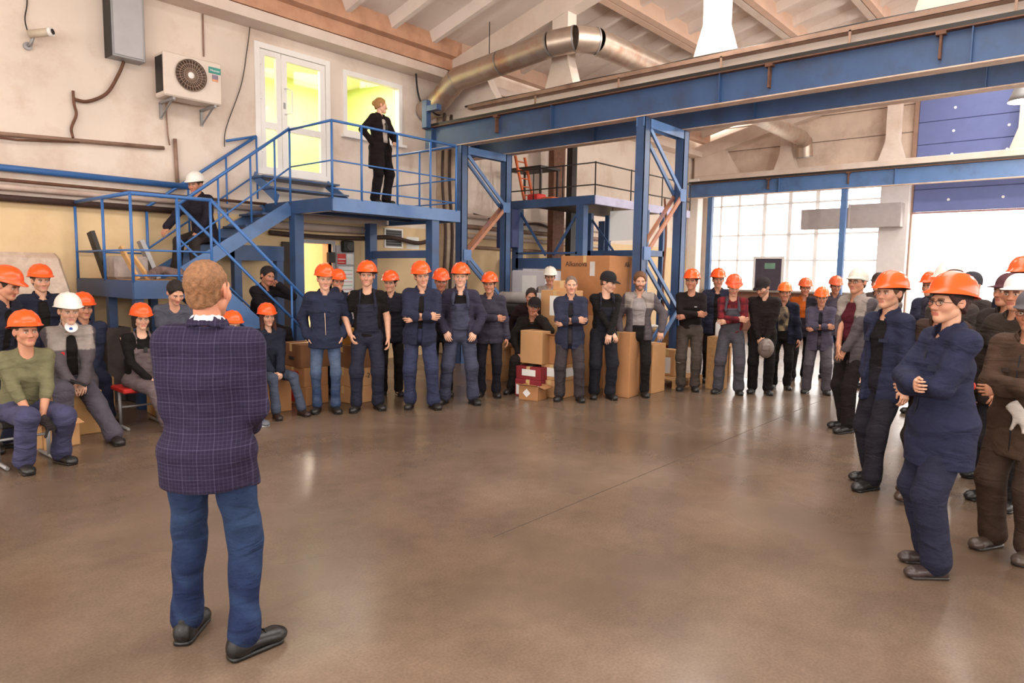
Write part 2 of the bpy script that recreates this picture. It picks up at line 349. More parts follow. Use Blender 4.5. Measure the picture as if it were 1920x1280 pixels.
for z in zs: MB().box((XF+.065, FW0, z-.025), (XF+.135, FW1, z+.025)).build('transom', white_fr, wn)
for i in range(len(ys)-1):
    for j in range(len(zs)-1): MB().box((XF+.095, ys[i]+.04, zs[j]+.02), (XF+.105, ys[i+1]-.04, zs[j+1]-.02)).build('pane', M['glass'], wn)
MB().box((XF-.22, FW0, FZ0-.05), (XF+.02, FW1, FZ0)).build('window_sill', mat('grey_sill', (150, 138, 128), .7), wn)
# dark door with a green sign in the window wall
dd = thing('exit_door', (XF-.05, 8.0, FZ0), 'dark panel door with small green exit sign inside the bright window wall', 'door')
p0, p1 = onX(1417, 485, XF-.02), onX(1464, 530, XF-.02)
mb = MB(); mb.bev((XF-.03, p1.y, FZ0+.01), (XF+.05, p0.y, p0.z), .01); mb.build('panel', mat('dark_violet_panel', (74, 66, 82), .6), dd)
mb = MB()
for (ya, yb, za, zb) in ((p0.y, p0.y+.07, FZ0, p0.z+.07), (p1.y-.07, p1.y, FZ0, p0.z+.07), (p1.y, p0.y, p0.z, p0.z+.07)): mb.box((XF-.04, ya, za), (XF+.05, yb, zb))
mb.build('frame', white_fr, dd)
q0, q1 = onX(1434, 493, XF-.04), onX(1453, 504, XF-.04)
MB().box((XF-.04, q1.y, q1.z), (XF-.031, q0.y, q0.z)).build('sign', mat('green_sign', (120, 160, 140), .6), dd)
# white pier between window and gate, ducting in front of the window
pier = MB(); pier.bev((XF-.35, 4.22, 0), (XF, 4.95, 4.4), .02); pier.build('pier', mat('white_pier', (214, 206, 204), .8, var=.04), wall_far)
dk = thing('ventilation_box', (XF-.6, 5.4, 3.2), 'grey sheet metal ventilation duct crossing the bright window and white pier', 'duct')
a, b = onX(1505, 394, XF-.6), onX(1690, 425, XF-.6); zb = b.z; zt = onX(1600, 388, XF-.6).z
MB().bev((XF-.74, b.y, zb), (XF-.35, (a.y+b.y)/2, zt+.06), .01).build('wide_box', mat('grey_duct_sheet', (172, 162, 160), .6, .2, var=.05), dk)
MB().bev((XF-.71, (a.y+b.y)/2, zb), (XF-.38, a.y, zt-.02), .01).build('narrow_box', MATS['grey_duct_sheet'], dk)
MB().bev((XF-.75, (a.y+b.y)/2-.03, zb-.01), (XF-.34, (a.y+b.y)/2+.03, zt+.07), .01).build('flange', MATS['grey_duct_sheet'], dk)
# raised blue gate, built of sections with bolts
gate = thing('door_3', (XF, 1.2, GZ1), kind='structure')
nsec = 6; hsec = .6
for k in range(nsec):
    z0 = GZ1+k*hsec
    g = MB().bev((XF-.09, GW0, z0+.004), (XF-.03, GW1, z0+hsec-.004), .012).build('gate_section', M['bluegate'], gate)
    for y in (3.35, 2.15, .95, -.3): 
        bt = MB(); bt.tube([(XF-.1, y, z0+.3), (XF-.085, y, z0+.3)], .035, 10); bt.build('bolt', M['white'], g)
MB().box((XF-.07, GW0, GZ1-.05), (XF-.05, GW1, GZ1+.0)).build('rubber_seal', mat('pinkish_seal', (170, 130, 130), .7), gate)
for y in (GW0-.05, GW1+.05): MB().box((XF-.14, y-.05, 0), (XF, y+.05, 7.1)).build('guide_rail', mat('brown_guide', (150, 118, 100), .6), gate)

# ---------------------------------------------------------------- right and rear walls (behind the camera), with window bands
w = MB(); w.box((XR-.3, YR-.3, 0), (XF+.3, YR, 1.7)); w.box((XR-.3, YR-.3, 5.1), (XF+.3, YR, 6.6))
for x in (-6.3, 20.3): w.box((x-.4, YR-.3, 1.7), (x+.4, YR, 5.1))
w.build('wall_right', M['wall'], base=(0, YR, 0), kind='structure')
wr = thing('window_3', (7, YR, 1.7), kind='structure')
for i in range(14): x = -5.9+i*2; MB().box((x-.05, YR-.2, 1.7), (x+.05, YR-.1, 5.1)).build('mullion', white_fr, wr)
for z in (2.8, 3.95): MB().box((-5.9, YR-.19, z-.03), (20, YR-.11, z+.03)).build('transom', white_fr, wr)
w = MB(); w.box((XR-.3, YR, 0), (XR, YL+.28, 1.0)); w.box((XR-.3, YR, 4.8), (XR, YL+.28, 8.6)); w.box((XR-.3, YR, 1), (XR, -6, 4.8)); w.box((XR-.3, 9, 1), (XR, YL+.28, 4.8))
w.build('wall_rear', M['wall'], base=(XR, 0, 0), kind='structure')

# ---------------------------------------------------------------- roof: ribbed panels on concrete trusses
YE, ZE, SL, YRIDGE = 10.3, 5.98, .25, 1.3         # eave rib underside, slope, ridge
def zr(y): return ZE+SL*(YE-y) if y >= YRIDGE else ZE+SL*(YE-YRIDGE)-SL*(YRIDGE-y)
ceil = thing('ceiling', (0, 0, 5.9), kind='structure')
TX = (-1.9, 10.1, 21.45)
def slope_box(mb, x0, x1, ya, yb, d0, d1):
    """slab piece following the roof between ya and yb, d0..d1 measured upward from the rib underside"""
    vs = [(x, y, zr(y)+d) for d in (d0, d1) for y in (ya, yb) for x in (x0, x1)]
    return mb.add(vs, [(0,1,3,2),(4,6,7,5),(0,4,5,1),(2,3,7,6),(0,2,6,4),(1,5,7,3)])
bands = [10.3, 7.3, 4.3]
spans = [(-1.9, 10.1, 12), (10.1, 21.6, 12)]
for si, (xa, xb, nr) in enumerate(spans):
    bl = [10.3, 7.3, 4.3, 3.0] if si == 0 else [10.3, 7.3, 5.8, 4.3, 3.0]
    for i in range(len(bl)-1):
        ya, yb = bl[i], bl[i+1]
        pan = slope_box(MB(), xa, xb, ya+.3 if i == 0 else ya, yb, .30, .36).build('roof_panel', M['slab'], ceil)
        wrib = .075
        slope_box(MB(), xa, xb, ya-.012, ya-.012-wrib*1.6, 0, .30).build('edge_rib', M['rust'] if i == 0 and si == 0 else M['pale_rust'], pan)
        slope_box(MB(), xa, xb, yb+.012+wrib*1.6, yb+.012, 0, .30).build('edge_rib', M['pale_rust'] if i == 0 else M['conc'], pan)
        step = 1.0
        x = 0.35 if si == 0 else 11.0
        while x < xb-.4:
            mb = MB()
            if xa+.3 < x:
                vs = [(x+dx, y, zr(y)+d) for d, hw in ((.12, .05), (.30, .13)) for y in (ya-.12, yb+.12) for dx in (-hw, hw)]
                mb.add(vs, [(0,1,3,2),(4,6,7,5),(0,4,5,1),(2,3,7,6),(0,2,6,4),(1,5,7,3)]); mb.build('rib', M['slab'], pan)
            x += step
# roof on the other side of the ridge and the lantern opening (out of view, closes the hall)
for (xa, xb, _) in ((XR, -1.9, 0), (-1.9, 10.1, 0), (10.1, XF+.2, 0)):
    slope_box(MB(), xa, xb, -.4, YR-.2, .30, .36).build('roof_panel', M['slab'], ceil)
slope_box(MB(), XR, -1.9, YE+.3, 3.0, .30, .36).build('roof_panel', M['slab'], ceil)
# eave beam along the left wall, white ledge below it
MB().box((XR, YE-.02, 5.58), (21.6, YL, 5.74)).build('trim_1', M['conc'], kind='structure')
MB().box((XR, YE+.0, 5.765), (10.0, YL, 6.05)).build('trim_2', M['rust'], kind='structure')
def truss(X, label):
    t = thing('roof_truss', (X, 1.3, 4.55), label, 'truss', 'concrete roof trusses')
    hw = .14
    MB().bev((X-hw, -7.4, 4.56), (X+hw, 10.55, 4.98), .02).build('bottom_chord', M['conc'], t)
    for sgn, ya, yb in ((1, 10.55, 1.3), (-1, 1.3, -7.4)):
        vs = [(X+sx*hw, y, zr(y)-d) for d in (.42, .0) for y in (ya, yb) for sx in (-1, 1)]
        MB().add(vs, [(0,1,3,2),(4,6,7,5),(0,4,5,1),(2,3,7,6),(0,2,6,4),(1,5,7,3)]).build('top_chord', M['conc'], t)
    posts = [7.6, 4.72, 1.75, -1.5, -4.6]
    for y in posts:
        poly = [(-.33, 0), (.33, 0), (.17, .52), (.17, 10), (-.17, 10), (-.17, .52)]
        zt = zr(y)-.3; pl = [(u, min(4.97+v, zt)) for u, v in poly]
        MB().prism(pl, lambda u, v, t_: (t_, y+u, v), X-hw*.9, X+hw*.9).build('post', M['conc'], t)
    nodes = [10.2]+posts
    for i in range(len(nodes)-1):
        a = (X, nodes[i]-.1, zr(nodes[i])-.3 if i else 5.1); b = (X, nodes[i+1]+.3, 5.05 if i % 2 else zr(nodes[i+1])-.35)
    # solid heel at the wall
    MB().prism([(10.55, 4.9), (9.0, 4.9), (9.25, 5.25), (9.6, zr(9.6)-.3), (10.55, zr(10.55)-.3)], lambda u, v, t_: (t_, u, v), X-hw*.8, X+hw*.8).build('heel', M['conc'], t)
    return t
truss(TX[1], 'whitewashed concrete roof truss directly above the long blue crane beams')
truss(TX[2], 'whitewashed concrete roof truss against the far wall above the windows')
# columns at the left wall under the trusses
for X in TX[1:]:
    MB().bev((X-.2, YL-.35, 0), (X+.2, YL, 4.9), .02).build('trim_3' if X < 15 else 'trim_4', mat('painted_column', (196, 174, 150), .85, stain=((150, 112, 84), .5)) if X < 15 else mat('lit_column', (236, 230, 224), .8, var=.03), kind='structure')  # far column whitened: the bright window light is put into its colour
# ================================================================ crane runway beams, column trusses
ZB, ZT = 4.06, 4.49
def crane_beam(X, y0, y1, label, m, brackets=(), zb=ZB, zt=ZT, rail=True):
    t = thing('crane_beam', (X, (y0+y1)/2, zb), label, 'beam', 'blue crane runway beams')
    MB().box((X-.009, y0, zb+.016), (X+.009, y1, zt-.016)).build('web', m, t)
    MB().box((X-.10, y0, zt-.016), (X+.10, y1, zt)).build('top_flange', M['rustmetal'] if rail else m, t)
    MB().box((X-.10, y0, zb), (X+.10, y1, zb+.016)).build('bottom_flange', M['flange'], t)
    for y in brackets:
        mb = MB(); mb.box((X-.085, y-.012, zb+.12), (X+.085, y+.012, zt-.016)); mb.box((X-.1, y-.05, zt-.05), (X-.01, y+.05, zt-.016)); mb.build('stiffener', M['rustmetal'], t)
    for y in np.arange(y0+1, y1, 2.9): MB().box((X-.085, y-.006, zb+.016), (X-.009, y+.006, zt-.016)).build('plate', m, t)
    if rail: MB().box((X-.03, y0, zt), (X+.03, y1, zt+.07)).build('crane_rail', M['dark'], t)
    return t
crane_beam(9.2, -5.5, 10.25, 'nearest blue crane beam with rusty stiffeners running from left wall to upper right', M['blue_shade'], (8.33, 3.52, 1.6, -.4))
crane_beam(10.45, -5.5, 10.25, 'second blue crane beam just behind the nearest one with pale lower flange', M['blue_shade'])
crane_beam(19.6, -5.5, 9.86, 'far blue crane beam in front of the bright windows on thin posts', M['blue'], (7.4, 5.3))
pw = MB().bev((9.0, 10.0, 4.46), (9.12, 10.14, 4.98), .01); pw.box((9.0, 9.72, 4.76), (9.12, 10.0, 4.86))
pw.build('beam_end_stop', M['blue_shade'], label='dark blue steel end stop upright on the left end of the nearest crane beam', cat='bracket')
def col_truss(Y, label):
    t = thing('column_truss', (9.82, Y, 0), label, 'column', 'blue lattice columns')
    for X in (9.2, 10.45):
        mb = MB(); h = ZB
        mb.box((X-.085, Y-.075, .02), (X-.07, Y+.075, h)); mb.box((X+.07, Y-.075, .02), (X+.085, Y+.075, h)); mb.box((X-.07, Y-.008, .02), (X+.07, Y+.008, h))
        mb.box((X-.085, Y-.075, .02), (X+.085, Y-.065, h)); mb.build('leg', M['blue_shade'], t)
        MB().box((X-.14, Y-.14, 0), (X+.14, Y+.14, .02)).build('base_plate', M['blue_shade'], t)
    MB().box((9.1, Y-.07, ZB-.14), (10.55, Y-.05, ZB-.005)).build('top_channel', M['blue'], t)
    MB().box((9.1, Y+.05, ZB-.14), (10.55, Y+.07, ZB-.005)).build('top_channel', M['blue'], t)
    zz = [3.9, 3.02, 2.05, 1.15, .25]; xs = [9.28, 10.38, 9.28, 10.38, 9.28]
    rusty = mat('orange_primer_steel', (176, 116, 84), .6, var=.15, scale=8, stain=((70, 96, 140), .6), stain_scale=4)
    for i in range(4):
        for s in (-.07, .07):
            MB().bar((xs[i], Y+s, zz[i]), (xs[i+1], Y+s, zz[i+1]), .03, .065).build('diagonal', rusty if i == 1 else M['blue'], t)
    for z, X in ((3.02, 10.38), (2.05, 9.28)): MB().box((X-.1, Y-.09, z-.1), (X+.1, Y-.08, z+.1)).build('gusset', M['blue'], t)
    return t
col_truss(9.24, 'blue lattice column beside the right end of the raised platform')
col_truss(5.40, 'blue lattice column in front of the open shelving rack, nearer the hall centre')
for Y, lb in ((9.12, 'slim blue post under left end of the far crane beam'), (5.38, 'slim blue post between far window and gate under the crane beam')):
    mb = MB(); mb.box((19.53, Y-.07, .02), (19.67, Y+.07, ZB)); mb.box((19.45, Y-.15, 0), (19.75, Y+.15, .02)); mb.build('steel_post', M['blue'], label=lb, cat='post', group='posts of the far crane beam')
# cable tray with brackets along the near truss
tr = thing('cable_tray', (9.9, 2, 4.9), 'long dark cable tray running along the top of the near concrete truss', 'cable tray')
mb = MB(); mb.box((9.80, -7, 4.90), (9.96, 9.7, 4.905)); mb.box((9.80, -7, 4.90), (9.805, 9.7, 4.97)); mb.box((9.955, -7, 4.90), (9.96, 9.7, 4.97)); mb.build('channel', M['pipe'], tr)
MB().tube([(9.84, y, 4.975+.006*math.sin(y*3)) for y in np.linspace(-7, 9.8, 60)], .02, 6).build('cable', M['dark'], tr)
MB().tube([(9.9, y, 4.978+.006*math.sin(y*2.3+1)) for y in np.linspace(-7, 9.75, 60)], .025, 6).build('cable', M['rustmetal'], tr)
for y in np.arange(-6, 9.5, 1.75): MB().bar((9.81, y, 4.70), (9.81, y, 4.92), .03, .02).build('bracket', M['pipe'], tr)

# ================================================================ platforms, stairs, railings
def rail_run(t, pts, r=.02, posts=(), mids=(), z_off=0, zb=None, name='railing'):
    MB().tube(pts, r, 8).build('handrail', M['railblue'], t)
PF = 2.80
pl = thing('platform', (7.3, 9.7, 0), 'blue steel platform with railing in front of the upper double door', 'platform')
X0, X1, Y0, Y1 = 5.98, 8.62, 8.7, 10.66
MB().box((X0+.02, Y0+.02, PF-.03), (X1-.02, Y1, PF-.005)).build('deck', M['blue_shade'], pl)
def fascia(t, a, b, z0, z1, m=None, n=(0, 0)):
    a, b = V3(a), V3(b); mb = MB(); mb.bar((a[0], a[1], (z0+z1)/2), (b[0], b[1], (z0+z1)/2), .02, z1-z0)
    mb.bar((a[0]+n[0]*.04, a[1]+n[1]*.04, z1-.006), (b[0]+n[0]*.04, b[1]+n[1]*.04, z1-.006), .08, .012); mb.bar((a[0]+n[0]*.04, a[1]+n[1]*.04, z0+.006), (b[0]+n[0]*.04, b[1]+n[1]*.04, z0+.006), .08, .012)
    return mb.build('fascia_channel', m or M['blue'], t)
fascia(pl, (X0, Y0, 0), (X1, Y0, 0), PF-.2, PF, M['blue'], (0, 1)); fascia(pl, (X0, Y0, 0), (X0, Y1, 0), PF-.2, PF, M['blue_shade'], (1, 0)); fascia(pl, (X1, Y0, 0), (X1, Y1, 0), PF-.2, PF, M['blue'], (-1, 0))
for y in (9.3, 9.95): MB().box((X0+.1, y-.04, PF-.16), (X1-.1, y+.04, PF-.03)).build('joist', M['blue_shade'], pl)
for (x, y) in ((6.06, 9.8), (8.06, 8.8), (8.02, 10.45)):
    mb = MB(); mb.box((x-.08, y-.08, 0), (x+.08, y+.08, PF-.2)); mb.build('post', M['blue_shade'], pl)
MB().box((7.97, 8.85, 1.96), (8.09, 10.4, 2.09)).build('cross_beam', M['blue_shade'], pl)
def railing(t, p0, p1, z, heights, posts, post_z=None, r=.02, rm=.012):
    """straight level railing p0->p1 on deck z"""
    p0, p1 = V3((*p0, 0)), V3((*p1, 0))
    for i, h in enumerate(heights):
        MB().tube([p0+(0, 0, z+h), p1+(0, 0, z+h)], r if i == 0 else rm, 8).build('handrail' if i == 0 else 'mid_rail', M['railblue'], t)
    for f in posts:
        p = p0+(p1-p0)*f; MB().tube([p+(0, 0, z-.02), p+(0, 0, z+heights[0])], .018, 8).build('baluster', M['railblue'], t)
HS = (1.10, .53, .13)
railing(pl, (X0, Y0), (X1-.1, Y0), PF, HS, [0, (6.51-X0)/2.54, (7.21-X0)/2.54, (7.92-X0)/2.54, 1])
railing(pl, (X0, Y0), (X0, 9.83), PF, (1.10, .53), [1])
railing(pl, (X1-.1, Y0), (X1-.1, Y1-.05), PF, HS, [.5, 1])
# steps from the platform up to the door
st = thing('door_steps', (6.5, 10.35, PF), 'short blue steel steps leading from platform to upper door', 'steps')
for z, y0, y1 in ((3.02, 9.98, 10.3), (3.22, 10.25, 10.66)):
    MB().box((5.75, y0, z-.03), (7.2, y1, z)).build('tread', M['blue_shade'], st)
for x in (5.8, 7.18): MB().bar((x, 9.9, PF+.03), (x, 10.6, 3.24), .03, .14).build('stringer', M['blue'], st)

LZ = 1.57
sr = thing('staircase', (4.4, 9.6, 0), 'blue steel half-turn staircase with landing rising to the platform', 'staircase')
MB().box((3.22, 8.72, LZ-.03), (4.2, 10.64, LZ)).build('landing_deck', M['wood'], sr)
fascia(sr, (3.2, 8.7, 0), (4.2, 8.7, 0), LZ-.22, LZ, M['blue_shade'], (0, 1)); fascia(sr, (3.2, 8.7, 0), (3.2, 10.64, 0), LZ-.22, LZ, M['blue_shade'], (1, 0)); fascia(sr, (4.2, 8.7, 0), (4.2, 10.64, 0), LZ-.22, LZ, M['blue_shade'], (-1, 0))
for (x, y) in ((3.28, 8.8), (3.28, 10.5), (4.12, 8.8), (4.12, 10.5), (3.28, 9.65)): MB().box((x-.05, y-.05, 0), (x+.05, y+.05, LZ-.2)).build('post', M['blue_shade'], sr)
HL = (1.02, .46, .02)
railing(sr, (3.2, 10.6), (3.2, 8.7), LZ, (1.02, .36), [0, .53, 1], r=.024)
railing(sr, (3.2, 8.7), (4.15, 8.7), LZ, (1.02, .36, .06), [.56, 1], r=.024)
railing(sr, (3.2, 10.62), (4.12, 10.62), LZ, (1.02, .36), [1])
# upper flight
for y in (9.83, 10.6): MB().bar((4.18, y, LZ+.02), (5.98, y, PF-.1), .03, .2).build('stringer', M['blue'], sr)
for k in range(5):
    z = LZ+.205*(k+1); x = 4.32+.27*k*1.02+.14
    MB().box((x-.05, 9.86, z-.03), (x+.22, 10.58, z)).build('tread', M['blue_shade'], sr)
for y, xa, za, xb, zb_ in ((9.83, 4.24, 2.61, 5.98, 3.92), (10.6, 4.12, 2.6, 5.85, 3.87)):
    MB().tube([(xa, y, za), (xb, y, zb_)], .024, 8).build('handrail', M['railblue'], sr)
    MB().tube([(xa, y, za-.6), (xb, y, zb_-.6)], .014, 8).build('mid_rail', M['railblue'], sr)
    for f in ((.33, .62, .85) if y < 10 else (0, .35, .7, 1)):
        x = xa+(xb-xa)*f; z = za+(zb_-za)*f; MB().tube([(x, y, z-1.0), (x, y, z)], .016, 8).build('baluster', M['railblue'], sr)
MB().tube([(5.34, 10.6, 3.72), (5.85, 10.6, 3.87)], .02, 8).build('handrail', M['railblue'], sr)
# lower flight
for y in (8.72, 9.80): MB().bar((4.2, y, LZ-.12), (5.78, y, .02), .03, .22).build('stringer', M['blue'], sr)
for k in range(6):
    z = LZ-.224*(k+1); x = 4.22+.225*k
    mb = MB(); mb.box((x, 8.75, z-.03), (x+.26, 9.78, z)); mb.build('tread', M['wood'], sr)
    MB().box((x+.0, 8.75, z), (x+.015, 9.78, z+.2)).build('riser', M['railblue'], sr)
for y, xa in ((9.83, 4.24), (8.7, 4.15)):
    MB().tube([(xa, y, 2.60), (xa+1.72, y, .96)], .024, 8).build('handrail', M['railblue'], sr)
    MB().tube([(xa, y, 2.12), (xa+1.72, y, .48)], .016, 8).build('mid_rail', M['railblue'], sr)
    for f in (0, .66, 1):
        x = xa+1.72*f; z = 2.60-1.64*f; MB().tube([(x, y, max(z-1.06, 0)), (x, y, z)], .016, 8).build('baluster', M['railblue'], sr)
# blue frame under the upper flight
mb = thing('steel_portal', (5.75, 10.3, 0), 'dark blue steel frame standing by the wall under the platform stairs', 'frame')
for x in (5.30, 6.02): MB().box((x-.06, 10.24, 0), (x+.06, 10.36, 2.1)).build('upright', M['blue_shade'], mb)
MB().box((5.24, 10.22, 1.86), (6.08, 10.38, 2.1)).build('crosspiece', M['blue_shade'], mb)

# ================================================================ second mezzanine behind the columns
mz = thing('mezzanine', (13, 8.7, 0), 'dark blue storage mezzanine behind the lattice columns with thin railing', 'platform')
MZ = 3.25; ax, ay, bx, by = 11.2, 7.6, 15.2, 10.0
MB().box((ax, ay, MZ-.04), (bx, by, MZ-.01)).build('deck', M['dark'], mz)
fascia(mz, (ax, ay, 0), (ax, by, 0), MZ-.17, MZ, M['blue_shade'], (1, 0)); fascia(mz, (ax, ay, 0), (bx, ay, 0), MZ-.17, MZ, mat('lavender_grey_fascia', (176, 172, 196), .5), (0, 1))
for (x, y) in ((11.28, 9.62), (11.28, 7.95), (15.0, 7.7), (15.0, 9.9)):
    MB().box((x-.08, y-.09, 0), (x+.08, y+.09, MZ-.17)).build('post', M['blue_shade'], mz)
MB().box((11.2, 8.0, 1.82), (11.32, 9.6, 2.04)).build('cross_beam', M['blue_shade'], mz); MB().box((11.2, 8.0, 2.12), (11.28, 9.6, 2.16)).build('cross_beam', M['blue_shade'], mz)
MB().bar((11.28, 9.55, 3.0), (11.28, 8.85, 2.1), .03, .05).build('brace', M['blue_shade'], mz); MB().bar((11.28, 8.0, 3.02), (11.28, 8.65, 2.1), .03, .05).build('brace', M['blue_shade'], mz)
for p0, p1 in (((ax, by-.1), (ax, ay)), ((ax, ay), (bx, ay))):
    p0, p1 = V3((*p0, MZ)), V3((*p1, MZ))
    for h in (.62, .2): MB().tube([p0+(0, 0, h), p1+(0, 0, h)], .014, 6).build('rail', M['dark'], mz)
    for f in (0, .33, .66, 1): p = p0+(p1-p0)*f; MB().tube([p, p+(0, 0, .64)], .014, 6).build('rail_post', M['dark'], mz)
# tall thin goods frame further right on the mezzanine
for (px, pt, pb) in ((1168, 300, 372), (1245, 310, 380)):
    pass
lad = thing('ladder', (11.6, 9.6, MZ), 'orange ladder leaning on the mezzanine rail', 'ladder')
a0, a1 = onX(983, 375, 11.5), onX(966, 292, 11.5)
for s in (0, .32):
    MB().bar((11.5+s, a0.y, a0.z), (11.5+s, a1.y, a1.z), .05, .04).build('side_rail', mat('orange_paint', (206, 98, 50), .5), lad)
for k in range(5):
    f = .12+.19*k; p = V3(a0)*(1-f)+V3(a1)*f; MB().tube([(11.5, p[1], p[2]), (11.82, p[1], p[2])], .015, 6).build('rung', MATS['orange_paint'], lad)
a = onX(1002, 376, 11.55)
bk = MB().bev((11.45, a.y-.18, MZ), (11.75, a.y+.14, MZ+.16), .03); bk.build('crate', M['red'], label='small red plastic crate on the edge of the mezzanine', cat='crate')
a = onX(1030, 376, 11.55)
MB().bev((11.45, a.y-.16, MZ), (11.7, a.y+.16, MZ+.07), .02).build('sack', mat('orange_sack', (214, 104, 60), .8), label='flat orange bundle lying beside the red crate on the mezzanine', cat='bundle')
tb = thing('work_table', (12, 9.1, MZ), 'dark metal table standing on the mezzanine behind the ladder', 'table')
ta, tc_ = onX(963, 320, 12), onX(1030, 325, 12)
MB().box((11.7, tc_.y, ta.z-.05), (12.4, ta.y, ta.z)).build('table_top', M['dark'], tb)
for x in (11.75, 12.35):
    for y in (tc_.y+.04, ta.y-.04): MB().box((x-.02, y-.02, MZ), (x+.02, y+.02, ta.z-.05)).build('leg', M['dark'], tb)
# dark and pale columns seen above the mezzanine
for px, wd, m_, lb in ((1046, .22, M['rustmetal'], 'wide dark brown upright beside the left wall above the mezzanine'), (1074, .1, M['dark'], 'narrow black upright beside the pale strip above the mezzanine')):
    p = onY(px, 330, 10.05); MB().box((p.x-wd, 10.0, 0), (p.x+wd, 10.16, 5.5)).build('upright', m_, label=lb, cat='post')
# white board hanging under the mezzanine's right end
b0, b1 = onX(1145, 396, 12.2), onX(1189, 450, 12.2)
wb = thing('white_board', (12.2, (b0.y+b1.y)/2, b1.z), 'bright white board hanging beneath the mezzanine beside the lattice column', 'board')
MB().box((12.18, b1.y-.12, b1.z), (12.21, b0.y, b0.z)).build('panel', mat('bright_white_board', (248, 248, 246), .5, var=.01), wb)
for y in (b1.y, b0.y-.05): MB().bar((12.2, y, b0.z), (12.2, y, MZ-.04), .015, .015).build('hanger', M['dark'], wb)
# tall orange hose on right lattice column
hp = [onX(1246+3*math.sin(i*.25), 372+i*9, 10.3) for i in range(26)]
MB().tube([p for p in hp if p.z > .02], .018, 6).build('hose', mat('brown_hose', (138, 84, 58), .6), label='thin brown hose hanging down the nearer lattice column', cat='hose')
# open shelving rack behind the nearer lattice column
rk = thing('shelf_rack', (12.9, 7.2, 0), 'dark blue open shelving rack behind the nearer lattice column', 'rack')
r0, r1 = onX(1106, 470, 12.6), onX(1186, 470, 12.6)
for y in (r0.y, r1.y-.3):
    for x in (12.6, 13.3): MB().box((x-.05, y-.05, 0), (x+.05, y+.05, 3.05)).build('upright', M['blue_shade'], rk)
for z in (.4, 1.2, r0.z): MB().box((12.55, r1.y-.35, z-.12), (13.35, r0.y+.05, z)).build('shelf', M['blue_shade'], rk)
MB().bar((12.6, r0.y, 2.95), (12.6, r1.y-.3, 1.3), .03, .04).build('brace', M['blue_shade'], rk)
# ================================================================ duct, wall fittings, pipes
def smooth_path(pts, n=8):
    P = [V3(p) for p in pts]; out = []
    for i in range(len(P)-1):
        p0, p1, p2, p3 = P[max(i-1, 0)], P[i], P[i+1], P[min(i+2, len(P)-1)]
        for k in range(n):
            t = k/n; out.append(.5*((2*p1)+(-p0+p2)*t+(2*p0-5*p1+4*p2-p3)*t*t+(-p0+3*p1-3*p2+p3)*t**3))
    return out+[P[-1]]
du = thing('air_duct', (10, 7, 5.2), 'large galvanised round air duct bending under the roof', 'duct')
secs = [((9.55, 10.66, 4.95), (9.55, 10.35, 5.02)), ((9.55, 10.35, 5.02), (9.55, 9.75, 5.42)), ((9.55, 9.75, 5.42), (9.55, 8.6, 5.52)), ((9.55, 8.6, 5.52), (9.55, 7.45, 5.62)),
        ((9.55, 7.45, 5.62), (9.68, 7.05, 5.65)), ((9.68, 7.05, 5.65), (10.0, 6.85, 5.66)), ((10.0, 6.85, 5.66), (13, 6.85, 5.70)), ((13, 6.85, 5.70), (17, 6.95, 5.74)), ((17, 6.95, 5.74), (20.9, 7.05, 5.78)), ((20.9, 7.05, 5.78), (21.3, 7.05, 5.70)), ((21.3, 7.05, 5.70), (21.4, 7.05, 5.3))]
for a, b in secs:
    a, b = V3(a), V3(b); d = (b-a)/np.linalg.norm(b-a); MB().tube([a-d*.02, b+d*.02], .215, 28, False).build('duct_section', M['duct'], du)
    MB().tube([b-d*.012, b+d*.012], .222, 28, False).build('seam_ring', M['grey'], du)
for y in (8.9,): MB().bar((9.55, y, 5.7), (9.55, y, 6.3), .012, .012).build('hanger', M['dark'], du)
for x in (14, 18): MB().bar((x, 6.9, 5.9), (x, 6.9, 6.9), .012, .012).build('hanger', M['dark'], du)
# air conditioner
ac = thing('air_conditioner', (4.7, 10.4, 4.15), 'white outdoor air conditioner unit with dark round fan on the left wall', 'air conditioner')
MB().bev((4.28, 10.24, 4.16), (5.12, 10.56, 4.77), .02).build('casing', mat('aged_white_casing', (222, 206, 192), .5, var=.04), ac)
fan = MB(); fan.lathe([(.001, 0), (.215, 0), (.222, .012), (.222, .03)], n=36); R_ = Matrix.Rotation(math.pi/2, 3, 'X')
def lay(mb, c): mb.v = [tuple(Vector(c)+R_@Vector(p)) for p in mb.v]; return mb
lay(fan, (4.655, 10.236, 4.50)).build('fan_well', mat('fan_dark', (84, 64, 54), .6), ac)
for k in range(28):
    t = 2*math.pi*k/28; MB().bar((4.655+.045*math.cos(t), 10.225, 4.50+.045*math.sin(t)), (4.655+.21*math.cos(t+.35), 10.225, 4.50+.21*math.sin(t+.35)), .006, .006).build('grille_wire', mat('grille_tan', (170, 144, 124), .5), ac)
hb = MB(); hb.lathe([(.001, .014), (.03, .012), (.045, 0)], n=18); lay(hb, (4.655, 10.222, 4.50)).build('hub', M['white'], ac)
for r in (.1, .16, .215): MB().tube([(4.655+r*math.cos(t), 10.224, 4.50+r*math.sin(t)) for t in np.linspace(0, 2*math.pi, 33)], .004, 5, False).build('grille_ring', MATS['grille_tan'], ac)
MB().box((4.275, 10.28, 4.22), (4.28, 10.52, 4.72)).build('side_louvre', M['dark'], ac)
